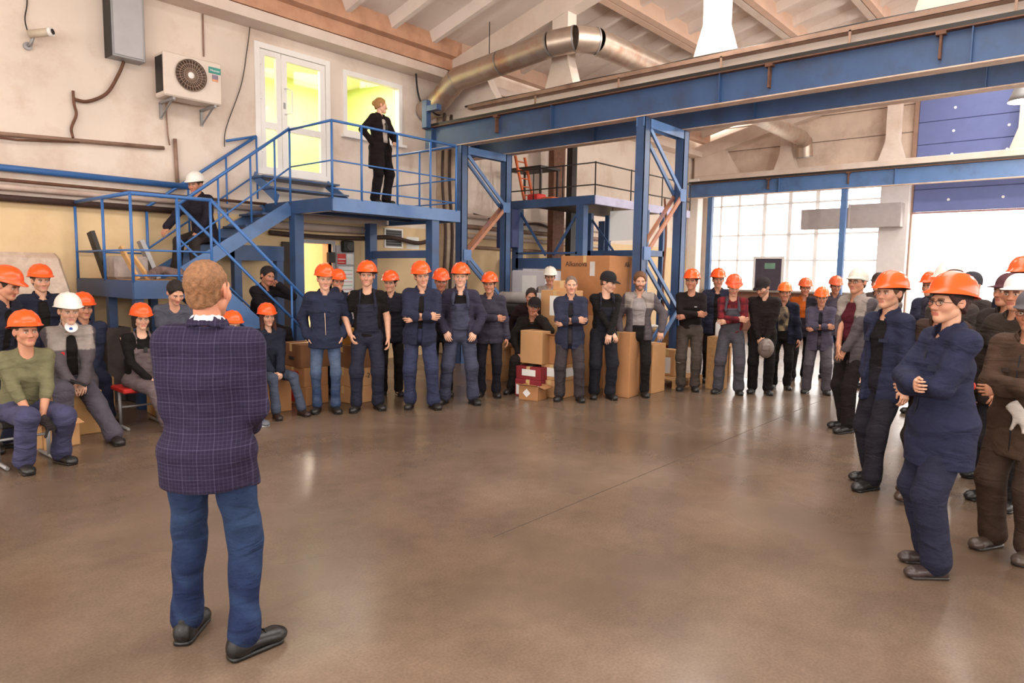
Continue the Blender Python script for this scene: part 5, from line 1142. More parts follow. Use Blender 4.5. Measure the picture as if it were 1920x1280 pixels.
    if shirt is not None:
        ops = torso(-.006, -.006, -.06, (.150, .112), 'rolled' if False else ('short' if sleeves == 'short' else 'long') if top is None else 'short')
        ops += [neckcut, wrinkle(seed*3+5, .003)]
        if top is not None: ops = torso(-.012, -.010, -.05, (.146, .106), 'short')+[neckcut, wrinkle(seed*3+5, .002)]
        elif sleeves == 'rolled': ops = torso(-.004, -.004, -.06, (.152, .114), 'rolled')+[neckcut, wrinkle(seed*3+5, .003)]
        v, f = surf(ops, h); obj('shirt', to_mesh('shirt', [(v*s, f)], CLOTH, [cols_of(shirt, v)]), root)
    if top is not None:
        ops = torso(.010, .010, -jlen, (.208*jw, .158*jw), sleeves)
        ops += [neckcut, wrinkle(seed*5+2, .0055)]
        if open_front:
            w_ = open_front; ops.append(('-', seg(T((0, -.16, -jlen-.05)), T((0, -.14, .44)), (w_*.9, .10), (w_*1.15, .10), Rt@A(1, 0, 0)), .012))
        v, f = surf(ops, h); jk = obj('jacket', to_mesh('jacket', [(v*s, f)], cloth or CLOTH, [cols_of(top, v)]), root)
        if collar:
            co = []; cp = []
            for k in range(11):
                t = math.radians(-150+30*k); cp.append(T((.080*math.sin(t), .010+.070*math.cos(t)-(.012 if abs(t) > 2 else 0), .553+.022*math.cos(t)-(.028 if abs(t) > 2.2 else 0))))
            for a_, b_ in zip(cp[:-1], cp[1:]): co.append(('+', seg(a_, b_, (.009, .026), (.009, .026), (a_+b_)/2-nb), .008))
            v, f = surf(co, min(h, .0095)); obj('collar', to_mesh('collar', [(v*s, f)], cloth or CLOTH, [cols_of(top, v)]), root)
    if top is not None and not callable(top) and cloth is None and dist < 10.2:
        gy = .124*girth+.012; seam = mat('dark_seam', (20, 21, 30), .8)
        if not open_front:
            mb = MB(); mb.tube([T((0, -.150*girth-.004, -jlen+.01)), T((0, -.149*girth-.004, .0)), T((0, -.122*girth-.013, .12)), T((0, -.133, .3)), T((0, -.118, .42))], .0042, 6); local(dict(s=s, root=root), 'placket', mb, seam)
        for sx in (-1, 1):
            mb = MB(); mb.bar(T((sx*.055, -.127-.006, .315)), T((sx*.125, -.108-.006, .315)), .012, .028, Rt@A(0, 0, 1)); local(dict(s=s, root=root), 'pocket_flap', mb, mat('flap_cloth_%d_%d_%d' % tuple(top), tuple(int(v*.72) for v in top), .9))
    # ---- shoes
    sm, so = shoe_mesh(*shoes)
    for i, sx in ((0, 1), (1, -1)):
        o = obj('shoe', sm, root); sh_m = Matrix((rz(feet[i][2]*D2R)@rx(-foot_pitch[i]*D2R)).tolist()).to_4x4(); an = J['an', i]
        o.matrix_local = Matrix.Translation(Vector((an-A(0, 0, .085))*s))@sh_m@Matrix.Scale(s*(1.0 if not fem else .9), 4); q = obj('sole', so, o)
    # ---- hair, hat
    hm = Matrix.Translation(Vector(hd*s))@Matrix(Rh.tolist()).to_4x4()@Matrix.Scale(s*HS_, 4)
    if hair[1]: o = obj('hair', hair_mesh(hair[1], hair[0]), root); o.matrix_local = hm
    if hat:
        o = obj('hard_hat' if hat[0] == 'hard' else 'cap', hat_mesh(*hat), root); o.matrix_local = hm@Matrix.Translation((0, .004, .026 if hat[0] == 'hard' else .014))@Matrix.Rotation(-(hat_tilt+8)*D2R, 4, 'X')
        if hat[0] == 'hard': obj('headband', BAND, o)
    ctx = dict(J=J, T=T, s=s, hd=hd, Rh=Rh, nb=nb, root=root, Rt=Rt, pel=pel)
    for e in extras: e(ctx)
    return ctx
ORANGE = (238, 84, 22); WHITE = (232, 228, 220)
HARD = ('hard', ORANGE)
NAVY = (46, 54, 84); DNAVY = (34, 38, 60); BLK = (30, 27, 28); GREY = (104, 98, 104); SLATE = (66, 76, 104)
def local(ctx, name, mb, m):
    """small extra built in figure-local, unscaled coordinates"""
    P = np.array(mb.v)*ctx['s']; me = bpy.data.meshes.new(name); me.from_pydata(P.tolist(), [], mb.f); me.polygons.foreach_set('use_smooth', mb.sm); me.materials.append(m); import_bm(me); return obj(name, me, ctx['root'])
def glasses(ctx):
    hd, Rh = ctx['hd'], ctx['Rh']; mb = MB(); W_ = lambda p: hd+Rh@(A(*p)*1.03)
    for sx in (-1, 1):
        mb.tube([W_((sx*.034+.023*math.cos(t), -.098, -.004+.016*math.sin(t))) for t in np.linspace(0, 2*math.pi, 17)], .0016, 6, False)
        mb.tube([W_((sx*.057, -.096, .0)), W_((sx*.079, -.03, .0)), W_((sx*.081, .02, -.004))], .0016, 6)
    mb.tube([W_((-.011, -.1, .002)), W_((.011, -.1, .002))], .0016, 6); local(ctx, 'glasses', mb, M['black'])
# ================================================================ the people
def G(px, py): p = onZ(px, py, 0); return (p.x, p.y)
def HD(px, depth):
    d = _f*1.0+_R*((px-960)/1280); k = depth; return (d.x*k, d.y*k)
def two(a, b, z=.36, side=None):
    def f(q):
        c = shade(len(q), a); c[q[:, 2] > z] = lin(b); return c
    return f
def grey_jacket(q):
    c = shade(len(q), (96, 92, 104)); c[(q[:, 2] > .335) & (np.abs(q[:, 0]) < .2)] = lin((168, 164, 168)); return c
SPK = (1.0, 2.6); CAMP = (0, 0)
SK = (216, 166, 140); SK2 = (202, 146, 118); SK3 = (224, 178, 154); SK4 = (188, 130, 104)
DK = (44, 34, 30); BR = (92, 66, 48); LB = (150, 118, 84)
# ---- the speaker
def blazer_mat():
    m = attr_mat('checked_blazer_cloth', .85, 30, .12, .35, 120, .2, fold=7.0); nt = m.node_tree; N = nt.nodes; L = nt.links; b = N['Principled BSDF']
    base = b.inputs['Base Color'].links[0].from_socket; tc = [n for n in N if n.type == 'TEX_COORD'][0]; sx = N.new('ShaderNodeSeparateXYZ'); L.new(tc.outputs['Object'], sx.inputs[0]); last = None
    for i, (ax, per, w) in enumerate((('X', .016, .3), ('Z', .016, .3), ('X', .064, .07), ('Z', .064, .07))):
        mo = N.new('ShaderNodeMath'); mo.operation = 'PINGPONG'; mo.inputs[1].default_value = per/2; L.new(sx.outputs[ax], mo.inputs[0])
        lt = N.new('ShaderNodeMath'); lt.operation = 'LESS_THAN'; lt.inputs[1].default_value = per*w*.5; L.new(mo.outputs[0], lt.inputs[0])
        sc_ = N.new('ShaderNodeMath'); sc_.operation = 'MULTIPLY'; sc_.inputs[1].default_value = .05 if i < 2 else .075; L.new(lt.outputs[0], sc_.inputs[0])
        if last is None: last = sc_.outputs[0]
        else: ad = N.new('ShaderNodeMath'); ad.operation = 'ADD'; L.new(last, ad.inputs[0]); L.new(sc_.outputs[0], ad.inputs[1]); last = ad.outputs[0]
    mx = N.new('ShaderNodeMix'); mx.data_type = 'RGBA'; L.new(last, mx.inputs['Factor']); L.new(base, mx.inputs['A']); mx.inputs['B'].default_value = (*lin((118, 112, 146)), 1); L.new(mx.outputs['Result'], b.inputs['Base Color']); return m
def jeans(rgb, fade):
    def f(v, J):
        c = shade(len(v), rgb); n = np.sin(v[:, 2]*38+4*np.sin(v[:, 0]*14)+2*np.sin(v[:, 1]*11)); k = np.clip(.35*n, 0, 1)[:, None]*.55; th = np.clip(1-np.abs(v[:, 2]-.62)/.3, 0, 1)[:, None]*.35
        return c*(1-np.maximum(k, th))+np.array(lin(fade))*np.maximum(k, th)
    return f
def speaker_bits(cx):
    T, Rt, J = cx['T'], cx['Rt'], cx['J']
    co = []; cp = []
    for k in range(9):
        t = math.radians(-120+30*k); cp.append(T((.068*math.sin(t), .012+.062*math.cos(t), .572+.016*math.cos(t))))
    for a_, b_ in zip(cp[:-1], cp[1:]): co.append(('+', seg(a_, b_, (.007, .022), (.007, .022), (a_+b_)/2-cx['nb']), .006))
    v, f = surf(co, .006); obj('shirt_collar', to_mesh('shirt_collar', [(v*cx['s'], f)], CLOTH, [shade(len(v), (236, 234, 236))]), cx['root'])
    mb = MB()
    for sx in (-.02, .02):
        pass
    mb.tube([T((.0, .1475-.05*max(0, z), z)) for z in np.linspace(-.17, .02, 8)], .0028, 6); local(cx, 'vent_seam', mb, M['black'])
    for i in (0, 1):
        an = J['an', i]; yw = (-4, -48)[i]*D2R; mb = MB()
        for k in range(4):
            y = -.05-.022*k; z = .098-.010*k; mb.tube([an+rz(yw)@A(-.022, y, z-.085), an+rz(yw)@A(0, y-.004, z-.078), an+rz(yw)@A(.022, y, z-.085)], .003, 6)
        local(cx, 'laces', mb, M['black'])
S = person('man in a dark checked blazer and blue jeans standing alone with back to camera', (1.37, 2.95), 48, 1.765, arms=(((.10, -.20, .06), (.1, 1, 0), (-.6, .3, 1), 'relax'), ((.13, -.21, .06), (.32, 1, 0), (-.6, .2, 1), 'relax')),
   feet=((.15, -.09, -4), (-.15, .08, -48)), head=(-12, -4, 0), twist=0, side=-1.6, top=(44, 38, 70), cloth=blazer_mat(), jlen=.17, collar=True, legs=(jeans((32, 48, 92), (74, 106, 158)), 1.02), hair=((132, 92, 62), 'crop'), skin=(216, 150, 122),
   shoes=((20, 18, 18), (14, 13, 13)), h=.0078, headres=.0042, extras=(speaker_bits,), girth=.99, jw=1.035)

# ---- left group
def mask(cx):
    T = cx['T']; mb = MB(); mb.lathe([(.001, .0), (.03, .003), (.05, .014), (.058, .035)], n=16); c = T((0, -.085, .545)); R_ = cx['Rt']@rx(1.05); mb.v = [tuple(c+R_@A(*p)) for p in mb.v]; local(cx, 'respirator', mb, M['white'])
    mb = MB(); mb.tube([T((0, -.086, .543)), T((0, -.100, .535))], .015, 12); local(cx, 'filter_valve', mb, mat('blue_valve', (40, 90, 180), .5))
def pocket_red(cx):
    T = cx['T']; mb = MB(); mb.bar(T((-.085, -.152, .24)), T((-.085, -.158, .32)), .03, .012, cx['Rt']@A(0, -1, 0)); local(cx, 'pocket_flap', mb, M['red'])
def phone(cx):
    J = cx['J']; c = (J['wr', 0]+J['wr', 1])/2+A(0, -.09, .0); mb = MB(); mb.bev((-.04, -.075, -.005), (.04, .075, .005), .004); mb.v = [tuple(c+rz(1.3)@rx(.5)@A(*p)) for p in mb.v]; local(cx, 'phone', mb, M['black'])
def gloves(rgb, off=(0, 0, 0)):
    def f(cx):
        J = cx['J']; c = (J['wr', 0]+J['wr', 1])/2+A(*off); v, q = surf([('+', seg(c+A(-.05, 0, .02), c+A(.05, -.02, -.08), (.05, .018), (.04, .016))), ('+', cone(c+A(0, -.01, -.05), c+A(-.03, -.02, -.14), .02, .014), .02), ('+', cone(c+A(.03, -.01, -.06), c+A(.04, -.02, -.15), .018, .012), .02), wrinkle(3, .003)], .009)
        obj('gloves', to_mesh('gloves', [(v*cx['s'], q)], CLOTH, [shade(len(v), rgb)]), cx['root'])
    return f
KN = ((.30, -.05, -.02), (.9, .5, .2), (0, .6, -1), 'relax')
LAPJ = ((.035, -.36, .02), (1, .6, -.1), (-.9, .2, .3), 'grip')
LAP = ((.05, -.33, .0), (1, .6, -.1), (-.3, .3, -1), 'relax')
person('seated man in a faded green sweater and orange hard hat with clasped hands', (1.66, 7.06), -88, 1.75, seat=.40, lean=17, head=(4, -8, 0), arms=(LAPJ, LAPJ), feet=((.20, -.22, 14), (-.10, -.30, -4)), shirt=(126, 128, 104), sleeves='rolled', legs=((78, 82, 124), 1.2), hat=HARD, skin=SK2, hair=(BR, 'crop'), girth=1.08, extras=(gloves((48, 44, 44), (.06, -.08, -.04)),), group='seated listeners')
person('seated man in grey two-tone jacket, white hard hat and respirator under chin', (2.30, 8.0), -97, 1.80, seat=.46, lean=6, head=(4, 4, 0), arms=(LAP, LAP), feet=((.22, -.72, 6), (-.16, -.45, -12)), top=grey_jacket, shirt=BLK, open_front=.045, legs=((92, 92, 112), 1.2), hat=('hard', WHITE), skin=SK3, hair=(LB, 'short'), girth=1.16, extras=(mask, pocket_red, phone), group='seated listeners')
person('man in orange hard hat at left edge looking right above the green sweater man', (1.60, 7.72), -52, 1.70, lean=14, head=(4, 14, 0), arms=('down', 'pocket'), top=(42, 46, 66), shirt=BLK, open_front=.05, hat=HARD, skin=SK2, hair=(DK, 'short'), group='left standing listeners')
person('man in orange hard hat and dark navy jacket before the wrapped pallet', (2.27, 8.72), -95, 1.70, head=(6, 4, 0), arms=('pocket', 'pocket'), top=DNAVY, shirt=BLK, open_front=.05, hat=HARD, skin=SK, hair=(BR, 'short'), beard=.25, group='left standing listeners')
person('man in orange hard hat half hidden behind the white hard hat', (2.66, 8.72), -98, 1.72, seat=.48, lean=4, head=(10, 2, 0), arms=('low', 'low'), top=NAVY, hat=HARD, skin=SK2, hair=(DK, 'short'), group='seated listeners')
def lanyard(cx):
    T = cx['T']; mb = MB(); mb.bev((-.02, -.008, -.03), (.02, .008, .03), .006); c = T((.0, -.15, .37)); mb.v = [tuple(c+A(*p)) for p in mb.v]; local(cx, 'badge', mb, M['black'])
person('seated woman in black turtleneck, grey overalls and orange hard hat', (2.92, 7.86), -92, 1.66, seat=.44, lean=10, head=(-6, 4, 0), arms=(((.16, -.27, .05), (1, .5, -.1), (-.3, .5, -1), 'relax'), ((.0, -.26, .06), (1, .5, -.1), (0, .5, -1), 'relax')), feet=((.26, -.80, 30), (.10, -.55, 20)), shirt=(26, 24, 26), legs=((118, 108, 118), 1.1), bib=1, hat=HARD, skin=SK3, hair=(DK, 'bob'), fem=True, extras=(lanyard,), group='seated listeners')
def print_(cx):
    T = cx['T']; mb = MB()
    for k, (x, z, w_) in enumerate(((-.035, .30, .012), (-.012, .30, .014), (.012, .30, .012), (.034, .30, .01))): mb.bar(T((x, -.150, z-.03)), T((x*1.2, -.153, z+.04)), w_, .004, cx['Rt']@A(0, -1, 0))
    local(cx, 'print', mb, mat('pink_print', (206, 110, 112), .8))
person('bareheaded man in grey printed T-shirt looking down with folded bare arms', (3.44, 8.30), -98, 1.74, seat=.70, lean=20, head=(4, 22, 0), arms=(((-.03, -.24, .18), (1, -.2, -.6), (0, 1, 0), 'relax'), ((-.06, -.27, .16), (1, -.2, -.6), (0, 1, 0), 'relax')), shirt=(92, 98, 122), sleeves='short', legs=(DNAVY, 1.1), hair=((34, 26, 24), 'thick'), skin=SK, girth=1.08, extras=(print_,), group='seated listeners')
person('listener whose orange hard hat just shows behind the speaker\'s shoulder', (3.74, 7.42), -98, 1.68, seat=.32, lean=4, arms=('low', 'low'), feet=((.14, -.42, 10), (-.1, -.40, -10)), top=NAVY, hat=HARD, skin=SK3, hair=(DK, 'short'), shoes=((92, 96, 104), (190, 188, 184)), group='seated listeners')
person('seated woman with long brown hair under an orange hard hat', (4.28, 7.62), -100, 1.64, seat=.42, lean=5, head=(0, 4, -4), arms=(LAP, LAP), feet=((.26, -.50, 8), (-.08, -.52, -6)), top=(40, 46, 66), jlen=.08, shirt=BLK, legs=((76, 88, 116), .85), hat=HARD, skin=SK3, hair=((72, 40, 34), 'long'), fem=True, shoes=((44, 30, 28), (30, 24, 22)), group='seated listeners')
CHEEK = ((.125, -.13, .60), (.8, -.5, -.6), (-1, 0, .2), 'grip')
person('bareheaded man in black sitting on the blue stair steps, hand at cheek', (5.02, 9.12), -78, 1.74, seat=.86, lean=14, side=0, head=(-8, 6, 10), arms=(CHEEK, LAP), feet=((.14, -.50, 10, .36), (-.16, -.50, -10, .36)), top=(34, 30, 38), shirt=BLK, hair=((30, 24, 24), 'thick'), skin=SK4, legs=(BLK, 1), beard=.2)
person('man in white hard hat sitting high on the upper stair flight, forearm on knee', (4.80, 10.24), -152, 1.78, seat=2.16, lean=16, head=(2, 8, 0), arms=(((.16, -.36, .10), (1, .4, .2), (0, 1, -.4), 'relax'), ((.30, -.42, .16), (1, .4, .3), (0, 1, -.6), 'relax')), feet=((.14, -.42, 5, 1.60), (-.16, -.46, -5, 1.60)), top=(44, 42, 58), legs=((62, 56, 58), 1.1), hat=('hard', WHITE), skin=SK2, hair=(BR, 'short'))
def blouse(cx):
    T = cx['T']; mb = MB(); mb.tube([T((-.02, -.13, .40)), T((0, -.145, .36)), T((.0, -.15, .25))], .02, 8); local(cx, 'bow_tie', mb, M['black'])
person('woman in a black trouser suit leaning on the platform railing', (7.12, 9.02), -85, 1.70, z0=2.80, twist=6, head=(52, 4, 0), arms=(((.10, -.24, .10), (1, .6, 0), (0, .2, -1), 'grip'), ((.21, -.02, .06), (1, .7, 0), (-1, 0, -.2), 'relax')), top=(30, 22, 26), open_front=.055, jlen=.34, shirt=(206, 200, 204), legs=((26, 20, 24), 1.15), girth=1.06, hair=((160, 118, 70), 'bun'), skin=SK3, fem=True, shoes=((24, 20, 20), (20, 18, 18)), extras=(blouse,), h=.0125)

# ---- middle group
g = 'standing workers in the middle'
def zipper(cx):
    T = cx['T']; mb = MB(); mb.tube([T((.0, -.150, -.10)), T((.004, -.153, .05)), T((0, -.148, .2)), T((-.004, -.147, .3))], .004, 6); local(cx, 'zipper', mb, M['flange'])
person('man in navy zip jacket and blue jeans, hands in pockets, orange hard hat', G(612, 772), CAMP, 1.755, head=(6, 6, 0), arms=('pocket', 'pocket'), top=(44, 52, 82), jlen=.13, legs=(jeans((58, 80, 124), (130, 152, 186)), .85), hat=HARD, skin=SK3, hair=(LB, 'short'), extras=(zipper,), group=g)
def bundle(cx):
    c = cx['T']((.22, -.12, .1)); v, f = surf([('+', ball(c, (.09, .09, .12))), ('+', ball(c+A(.03, -.02, .09), (.06, .06, .06)), .03), wrinkle(9, .006)], .012); obj('grey_bundle', to_mesh('bundle', [(v*cx['s'], f)], CLOTH, [shade(len(v), (170, 160, 160))]), cx['root'])
person('worker in orange hard hat holding a hand to the mouth behind navy zip jacket', (5.63, 8.09), CAMP, 1.70, head=(12, 6, 0), arms=(((.2, -.2, .10), (1, .4, -.2), (-.8, .4, 0), 'grip'), ((.02, -.17, .58), (1, -.2, -.6), (0, 1, .2), 'grip')), top=(40, 46, 70), shirt=BLK, open_front=.05, hat=HARD, skin=SK2, hair=(DK, 'short'), extras=(bundle,), group=g)
person('worker in black T-shirt and dark overalls with bare arms, hand in pocket', G(690, 768), CAMP, 1.80, head=(-6, 0, 0), arms=(((.25, -.02, -.05), (.5, .9, 0), (-1, 0, 0), 'relax'), ((.20, -.10, .0), (.7, .8, .1), (-1, 0, 0), 'relax')), feet=((.12, .06, 20), (-.14, -.03, -14)), shirt=(26, 23, 25), sleeves='short', legs=((44, 48, 70), 1.1), bib=1, hat=HARD, skin=SK, hair=(BR, 'short'), beard=.2, group=g)
person('worker peering between black T-shirt and crossed-arms men, orange hard hat', G(733, 740), CAMP, 1.69, head=(-16, 4, 0), arms=('down', 'down'), top=(36, 36, 52), hat=HARD, skin=SK, hair=(DK, 'short'), legs=(BLK, 1), group=g)
person('worker in navy jacket with crossed arms and tilted head, orange hard hat', G(787, 764), CAMP, 1.81, head=(10, 6, -8), side=3, arms=('cross_i', 'cross_o'), feet=((.17, -.03, 22), (-.12, .02, -10)), top=(46, 52, 82), shirt=BLK, open_front=.028, jlen=.15, legs=((58, 66, 104), 1.15), hat=HARD, skin=SK, hair=(BR, 'short'), group=g)
person('worker in dark clothes half hidden behind crossed-arms and open-jacket men', G(826, 740), CAMP, 1.73, head=(4, 12, 0), arms=('down', 'down'), top=(34, 32, 42), hat=HARD, skin=SK4, hair=(DK, 'short'), legs=(BLK, 1), group=g)
person('worker in open jacket and slate bib overalls, hands at hips, orange hard hat', G(862, 756), CAMP, 1.80, head=(-4, 2, 0), arms=('thumb', 'thumb'), feet=((.17, .0, 24), (-.2, .0, -24)), top=(58, 56, 82), shirt=(24, 21, 24), open_front=.105, jlen=.14, legs=((72, 78, 108), 1.15), bib=1, hat=HARD, skin=SK3, hair=(LB, 'short'), girth=1.06, group=g)
person('worker in grey-blue jacket standing at the right of the bib overalls man', G(916, 742), CAMP, 1.69, head=(-10, 4, 0), arms=('down', 'cross_o'), top=(66, 66, 88), hat=HARD, skin=SK2, hair=(DK, 'short'), legs=((34, 34, 48), 1), group=g)
# crouched at the boxes
person('bareheaded man sitting low behind the man in black cap by the boxes', (8.28, 6.78), CAMP, 1.74, seat=.62, lean=20, head=(4, 8, 4), arms=(LAP, KN), feet=((.12, -.40, 10), (-.2, -.40, -10)), top=(48, 34, 40), hair=(DK, 'short'), skin=SK2, legs=(BLK, 1))
def shirt_print(cx):
    T = cx['T']; mb = MB()
    for x, z in ((.06, .22), (-.03, .20)): mb.bar(T((x, -.143, z)), T((x-.06, -.146, z-.05)), .03, .005, cx['Rt']@A(0, -1, 0))
    local(cx, 'print', mb, M['paper'])
person('man in black cap seated behind a carton with cheek on his fist', (7.78, 6.30), -150, 1.76, seat=.46, lean=14, head=(6, 2, 12), arms=(((.125, -.14, .585), (.8, -.6, -.8), (-1, 0, .2), 'grip'), ((.16, -.34, .12), (1, .3, 0), (0, .3, -1), 'relax')), feet=((.06, -.42, 6), (-.26, -.34, -16)), top=(36, 32, 32), shirt=BLK, open_front=.06, hat=('cap', (34, 28, 28)), skin=SK4, hair=(DK, 'short'), legs=((38, 34, 34), 1), extras=(shirt_print,))
def red_scarf(cx):
    T = cx['T']; mb = MB(); mb.bar(T((0, -.12, .48)), T((0, -.15, .30)), .07, .02, cx['Rt']@A(0, -1, 0)); local(cx, 'red_scarf', mb, M['red'])
person('man in white hard hat standing back between lattice column and large carton', HD(1029, 12.2), CAMP, 1.80, head=(0, 6, 0), top=grey_jacket, hat=('hard', (224, 216, 204)), skin=SK2, hair=(DK, 'short'), legs=(GREY, 1), arms=('low', 'low'), extras=(red_scarf,))
person('bareheaded man in worn navy work suit with crossed arms near cartons', G(1066, 750), CAMP, 1.70, head=(4, 2, 0), arms=('cross_i', 'cross_o'), feet=((.15, -.02, 14), (-.13, 0, -14)), top=(52, 58, 86), shirt=(40, 38, 46), open_front=.03, jlen=.20, legs=((70, 66, 76), 1.15), skin=SK, hair=((110, 92, 80), 'crop'), group=g)
person('man in black cap and black overalls looking down at hands on carton', G(1128, 746), -134, 1.77, lean=10, head=(44, 14, 0), arms=(((.02, -.30, .04), (1, .4, 0), (0, .2, -1), 'relax'), ((-.08, -.26, .02), (1, .5, 0), (0, .2, -1), 'relax')), shirt=(26, 25, 28), bib=1, legs=((38, 40, 54), 1.15), hat=('cap', (36, 34, 36)), skin=SK3, hair=(BR, 'short'), group=g)
person('man in grey two-tone jacket over pale grey T-shirt, black trousers', G(1193, 741), CAMP, 1.765, head=(6, 4, 0), arms=(((.32, -.06, .02), (1, .7, 0), (0, .4, -1), 'relax'), ((.26, -.10, -.0), (.8, .8, 0), (0, .3, -1), 'relax')), top=grey_jacket, shirt=(166, 164, 176), open_front=.10, jlen=.12, legs=((30, 28, 32), .95), beard=.8, hair=((104, 70, 48), 'thick'), skin=SK, group=g)
def knee_bands(cx):
    J = cx['J']; s = cx['s']
    for i in (0, 1):
        a = J['kn', i]; d = nrm(J['an', i]-a); mb = MB(); mb.tube([a+d*.03, a+d*.055], .079, 20, False); local(cx, 'reflective_band', mb, mat('reflective_tape', (206, 206, 206), .3))
def logo(cx):
    T = cx['T']; mb = MB(); mb.bar(T((.05, -.147, .33)), T((.09, -.142, .33)), .016, .004, cx['Rt']@A(0, -1, 0)); local(cx, 'chest_logo', mb, M['grey'])
person('worker in black sweater with crossed arms and reflective knee bands', G(1289, 731), CAMP, 1.775, head=(-14, 2, 0), arms=('cross_i', 'cross_o'), feet=((.10, 0, 8), (-.10, 0, -8)), shirt=(34, 29, 31), legs=((84, 78, 78), 1.1), hat=HARD, skin=SK4, hair=(DK, 'short'), extras=(knee_bands, logo), group=g)
person('worker in navy jacket and orange hard hat behind the red shirt man', G(1338, 716), CAMP, 1.80, head=(6, 4, 0), top=(48, 52, 78), shirt=BLK, open_front=.05, hat=HARD, skin=SK2, hair=(DK, 'short'), legs=(BLK, 1), group=g)
def plaid(q):
    c = shade(len(q), (134, 42, 54)); m = (np.mod(q[:, 2]*9+.2, 1) < .35) | (np.mod(np.abs(q[:, 0])*11, 1) < .3); c[m] = lin((96, 38, 50)); return c
person('worker in red plaid shirt and grey bib overalls, arms crossed, head bowed', G(1366, 737), CAMP, 1.715, head=(8, 22, 0), lean=3, arms=('cross_i', 'cross_o'), feet=((.14, 0, 10), (-.16, -.02, -20)), shirt=plaid, legs=((86, 88, 104), 1.2), bib=1, hat=('hard', (230, 88, 46)), skin=SK, hair=(BR, 'short'), group=g)
def welding_mask(cx):
    J = cx['J']; c = J['wr', 0]*.5+J['wr', 1]*.5+A(.05, -.10, -.16); v, f = surf([('+', ball(c, (.115, .10, .15))), ('-', ball(c+A(0, .06, -.02), (.10, .10, .14)), .01), ('+', slab(c+A(0, -.095, .02), (.055, .012, .045)), .01)], .011)
    o = obj('welding_mask', to_mesh('welding_mask', [(v*cx['s'], f)], LEATHER, [shade(len(v), (112, 98, 92))]), cx['root']); o['label'] = 'grey welding mask held in hands'
person('man in black cap and black jacket looking down left, holding a welding mask', G(1424, 737), -158, 1.72, lean=10, head=(-42, 22, 0), arms=('low', 'low'), top=(34, 29, 30), jlen=.22, hat=('cap', (40, 34, 36)), skin=SK, hair=(DK, 'short'), beard=.5, legs=((28, 25, 28), 1.1), extras=(welding_mask,), group=g)
def camo(q):
    n = np.sin(q[:, 0]*31+2*np.sin(q[:, 2]*17))+np.sin(q[:, 2]*27+2*np.sin(q[:, 0]*23)); c = shade(len(q), (120, 112, 104)); c[n > .5] = lin((176, 164, 140)); c[n < -.6] = lin((60, 56, 62)); return c
person('worker in patterned work shirt and orange hard hat right of the black jacket', G(1462, 728), CAMP, 1.60, head=(0, 4, 0), arms=('down', 'down'), top=DNAVY, shirt=camo, open_front=.09, hat=('hard', (240, 110, 40)), skin=SK2, hair=(BR, 'short'), legs=(BLK, 1), group=g)
def orange_yoke(q): c = shade(len(q), (44, 42, 56)); c[(q[:, 2] > .18) & (q[:, 0] < .02)] = lin((206, 108, 46)); return c
person('worker in black and orange jacket, one leg forward, orange hard hat', G(1500, 712), CAMP, 1.67, head=(4, 6, 0), feet=((.06, .05, 8), (-.14, -.16, -20)), top=orange_yoke, hat=('hard', (226, 96, 50)), skin=SK4, hair=(DK, 'short'), legs=(BLK, 1), group=g)
person('worker in grey-blue work suit with crossed arms, orange hard hat', G(1530, 737), CAMP, 1.545, head=(2, 10, 0), arms=('cross_i', 'cross_o'), feet=((.15, 0, 12), (-.16, .02, -14)), top=(84, 82, 108), shirt=(40, 40, 52), open_front=.028, jlen=.2, legs=((92, 90, 106), 1.2), hat=('hard', (240, 100, 36)), skin=SK2, hair=(DK, 'short'), group=g)
person('worker in orange hard hat behind the grey-blue suit with crossed arms', G(1556, 708), CAMP, 1.71, head=(10, 10, 0), top=(86, 84, 104), hat=('hard', (226, 100, 60)), skin=SK4, hair=(DK, 'short'), legs=(DNAVY, 1), group=g)

# ---- right group
g = 'standing workers on the right'
person('man in white cap and glasses, grey two-tone jacket over maroon shirt', G(1590, 806), 150, 1.82, head=(16, 0, 0), arms=('low', ((.0, -.21, -.02), (1, .5, 0), (-.3, .9, .1), 'relax')), feet=((.09, -.1, 6), (-.1, .05, -12)), top=grey_jacket, shirt=(92, 34, 52), open_front=.085, jlen=.2, legs=((36, 32, 36), 1.05), hat=('cap', (206, 202, 190)), skin=SK2, hair=((92, 78, 70), 'short'), extras=(glasses,), group=g)
person('man in open navy jacket over dark top, orange hard hat, sharp profile', (6.24, 1.32), 146, 1.735, head=(8, -2, 0), arms=('down', 'pocket'), feet=((.10, -.16, 8), (-.12, .05, -10)), top=(46, 52, 84), shirt=(30, 28, 34), open_front=.075, jlen=.2, legs=((40, 40, 54), 1.1), hat=HARD, hat_tilt=-4, skin=SK, hair=(BR, 'short'), group=g, headres=.0045)
def knit(cx):
    pass
person('man in brown jacket and dark cap hidden behind the woman with glasses', HD(1762, 5.35), 150, 1.68, head=(4, 0, 0), arms=('cross_i', 'cross_o'), feet=((.10, -.30, 6), (-.10, .0, -8)), top=(70, 54, 48), jlen=.2, legs=((60, 50, 44), 1.15), hat=('cap', (36, 30, 32)), skin=SK4, hair=(DK, 'short'), shoes=((66, 48, 38), (40, 32, 28)), group=g)
def emblem(cx):
    T = cx['T']
    for k, (x, z, c_) in enumerate(((0, .25, (224, 224, 230)), (-.03, .21, (232, 190, 50)), (.03, .21, (210, 60, 50)))):
        mb = MB(); mb.tube([T((x, .140, z)), T((x, .152, z))], .022, 10); local(cx, 'emblem', mb, mat('emblem_%d' % k, c_, .7))
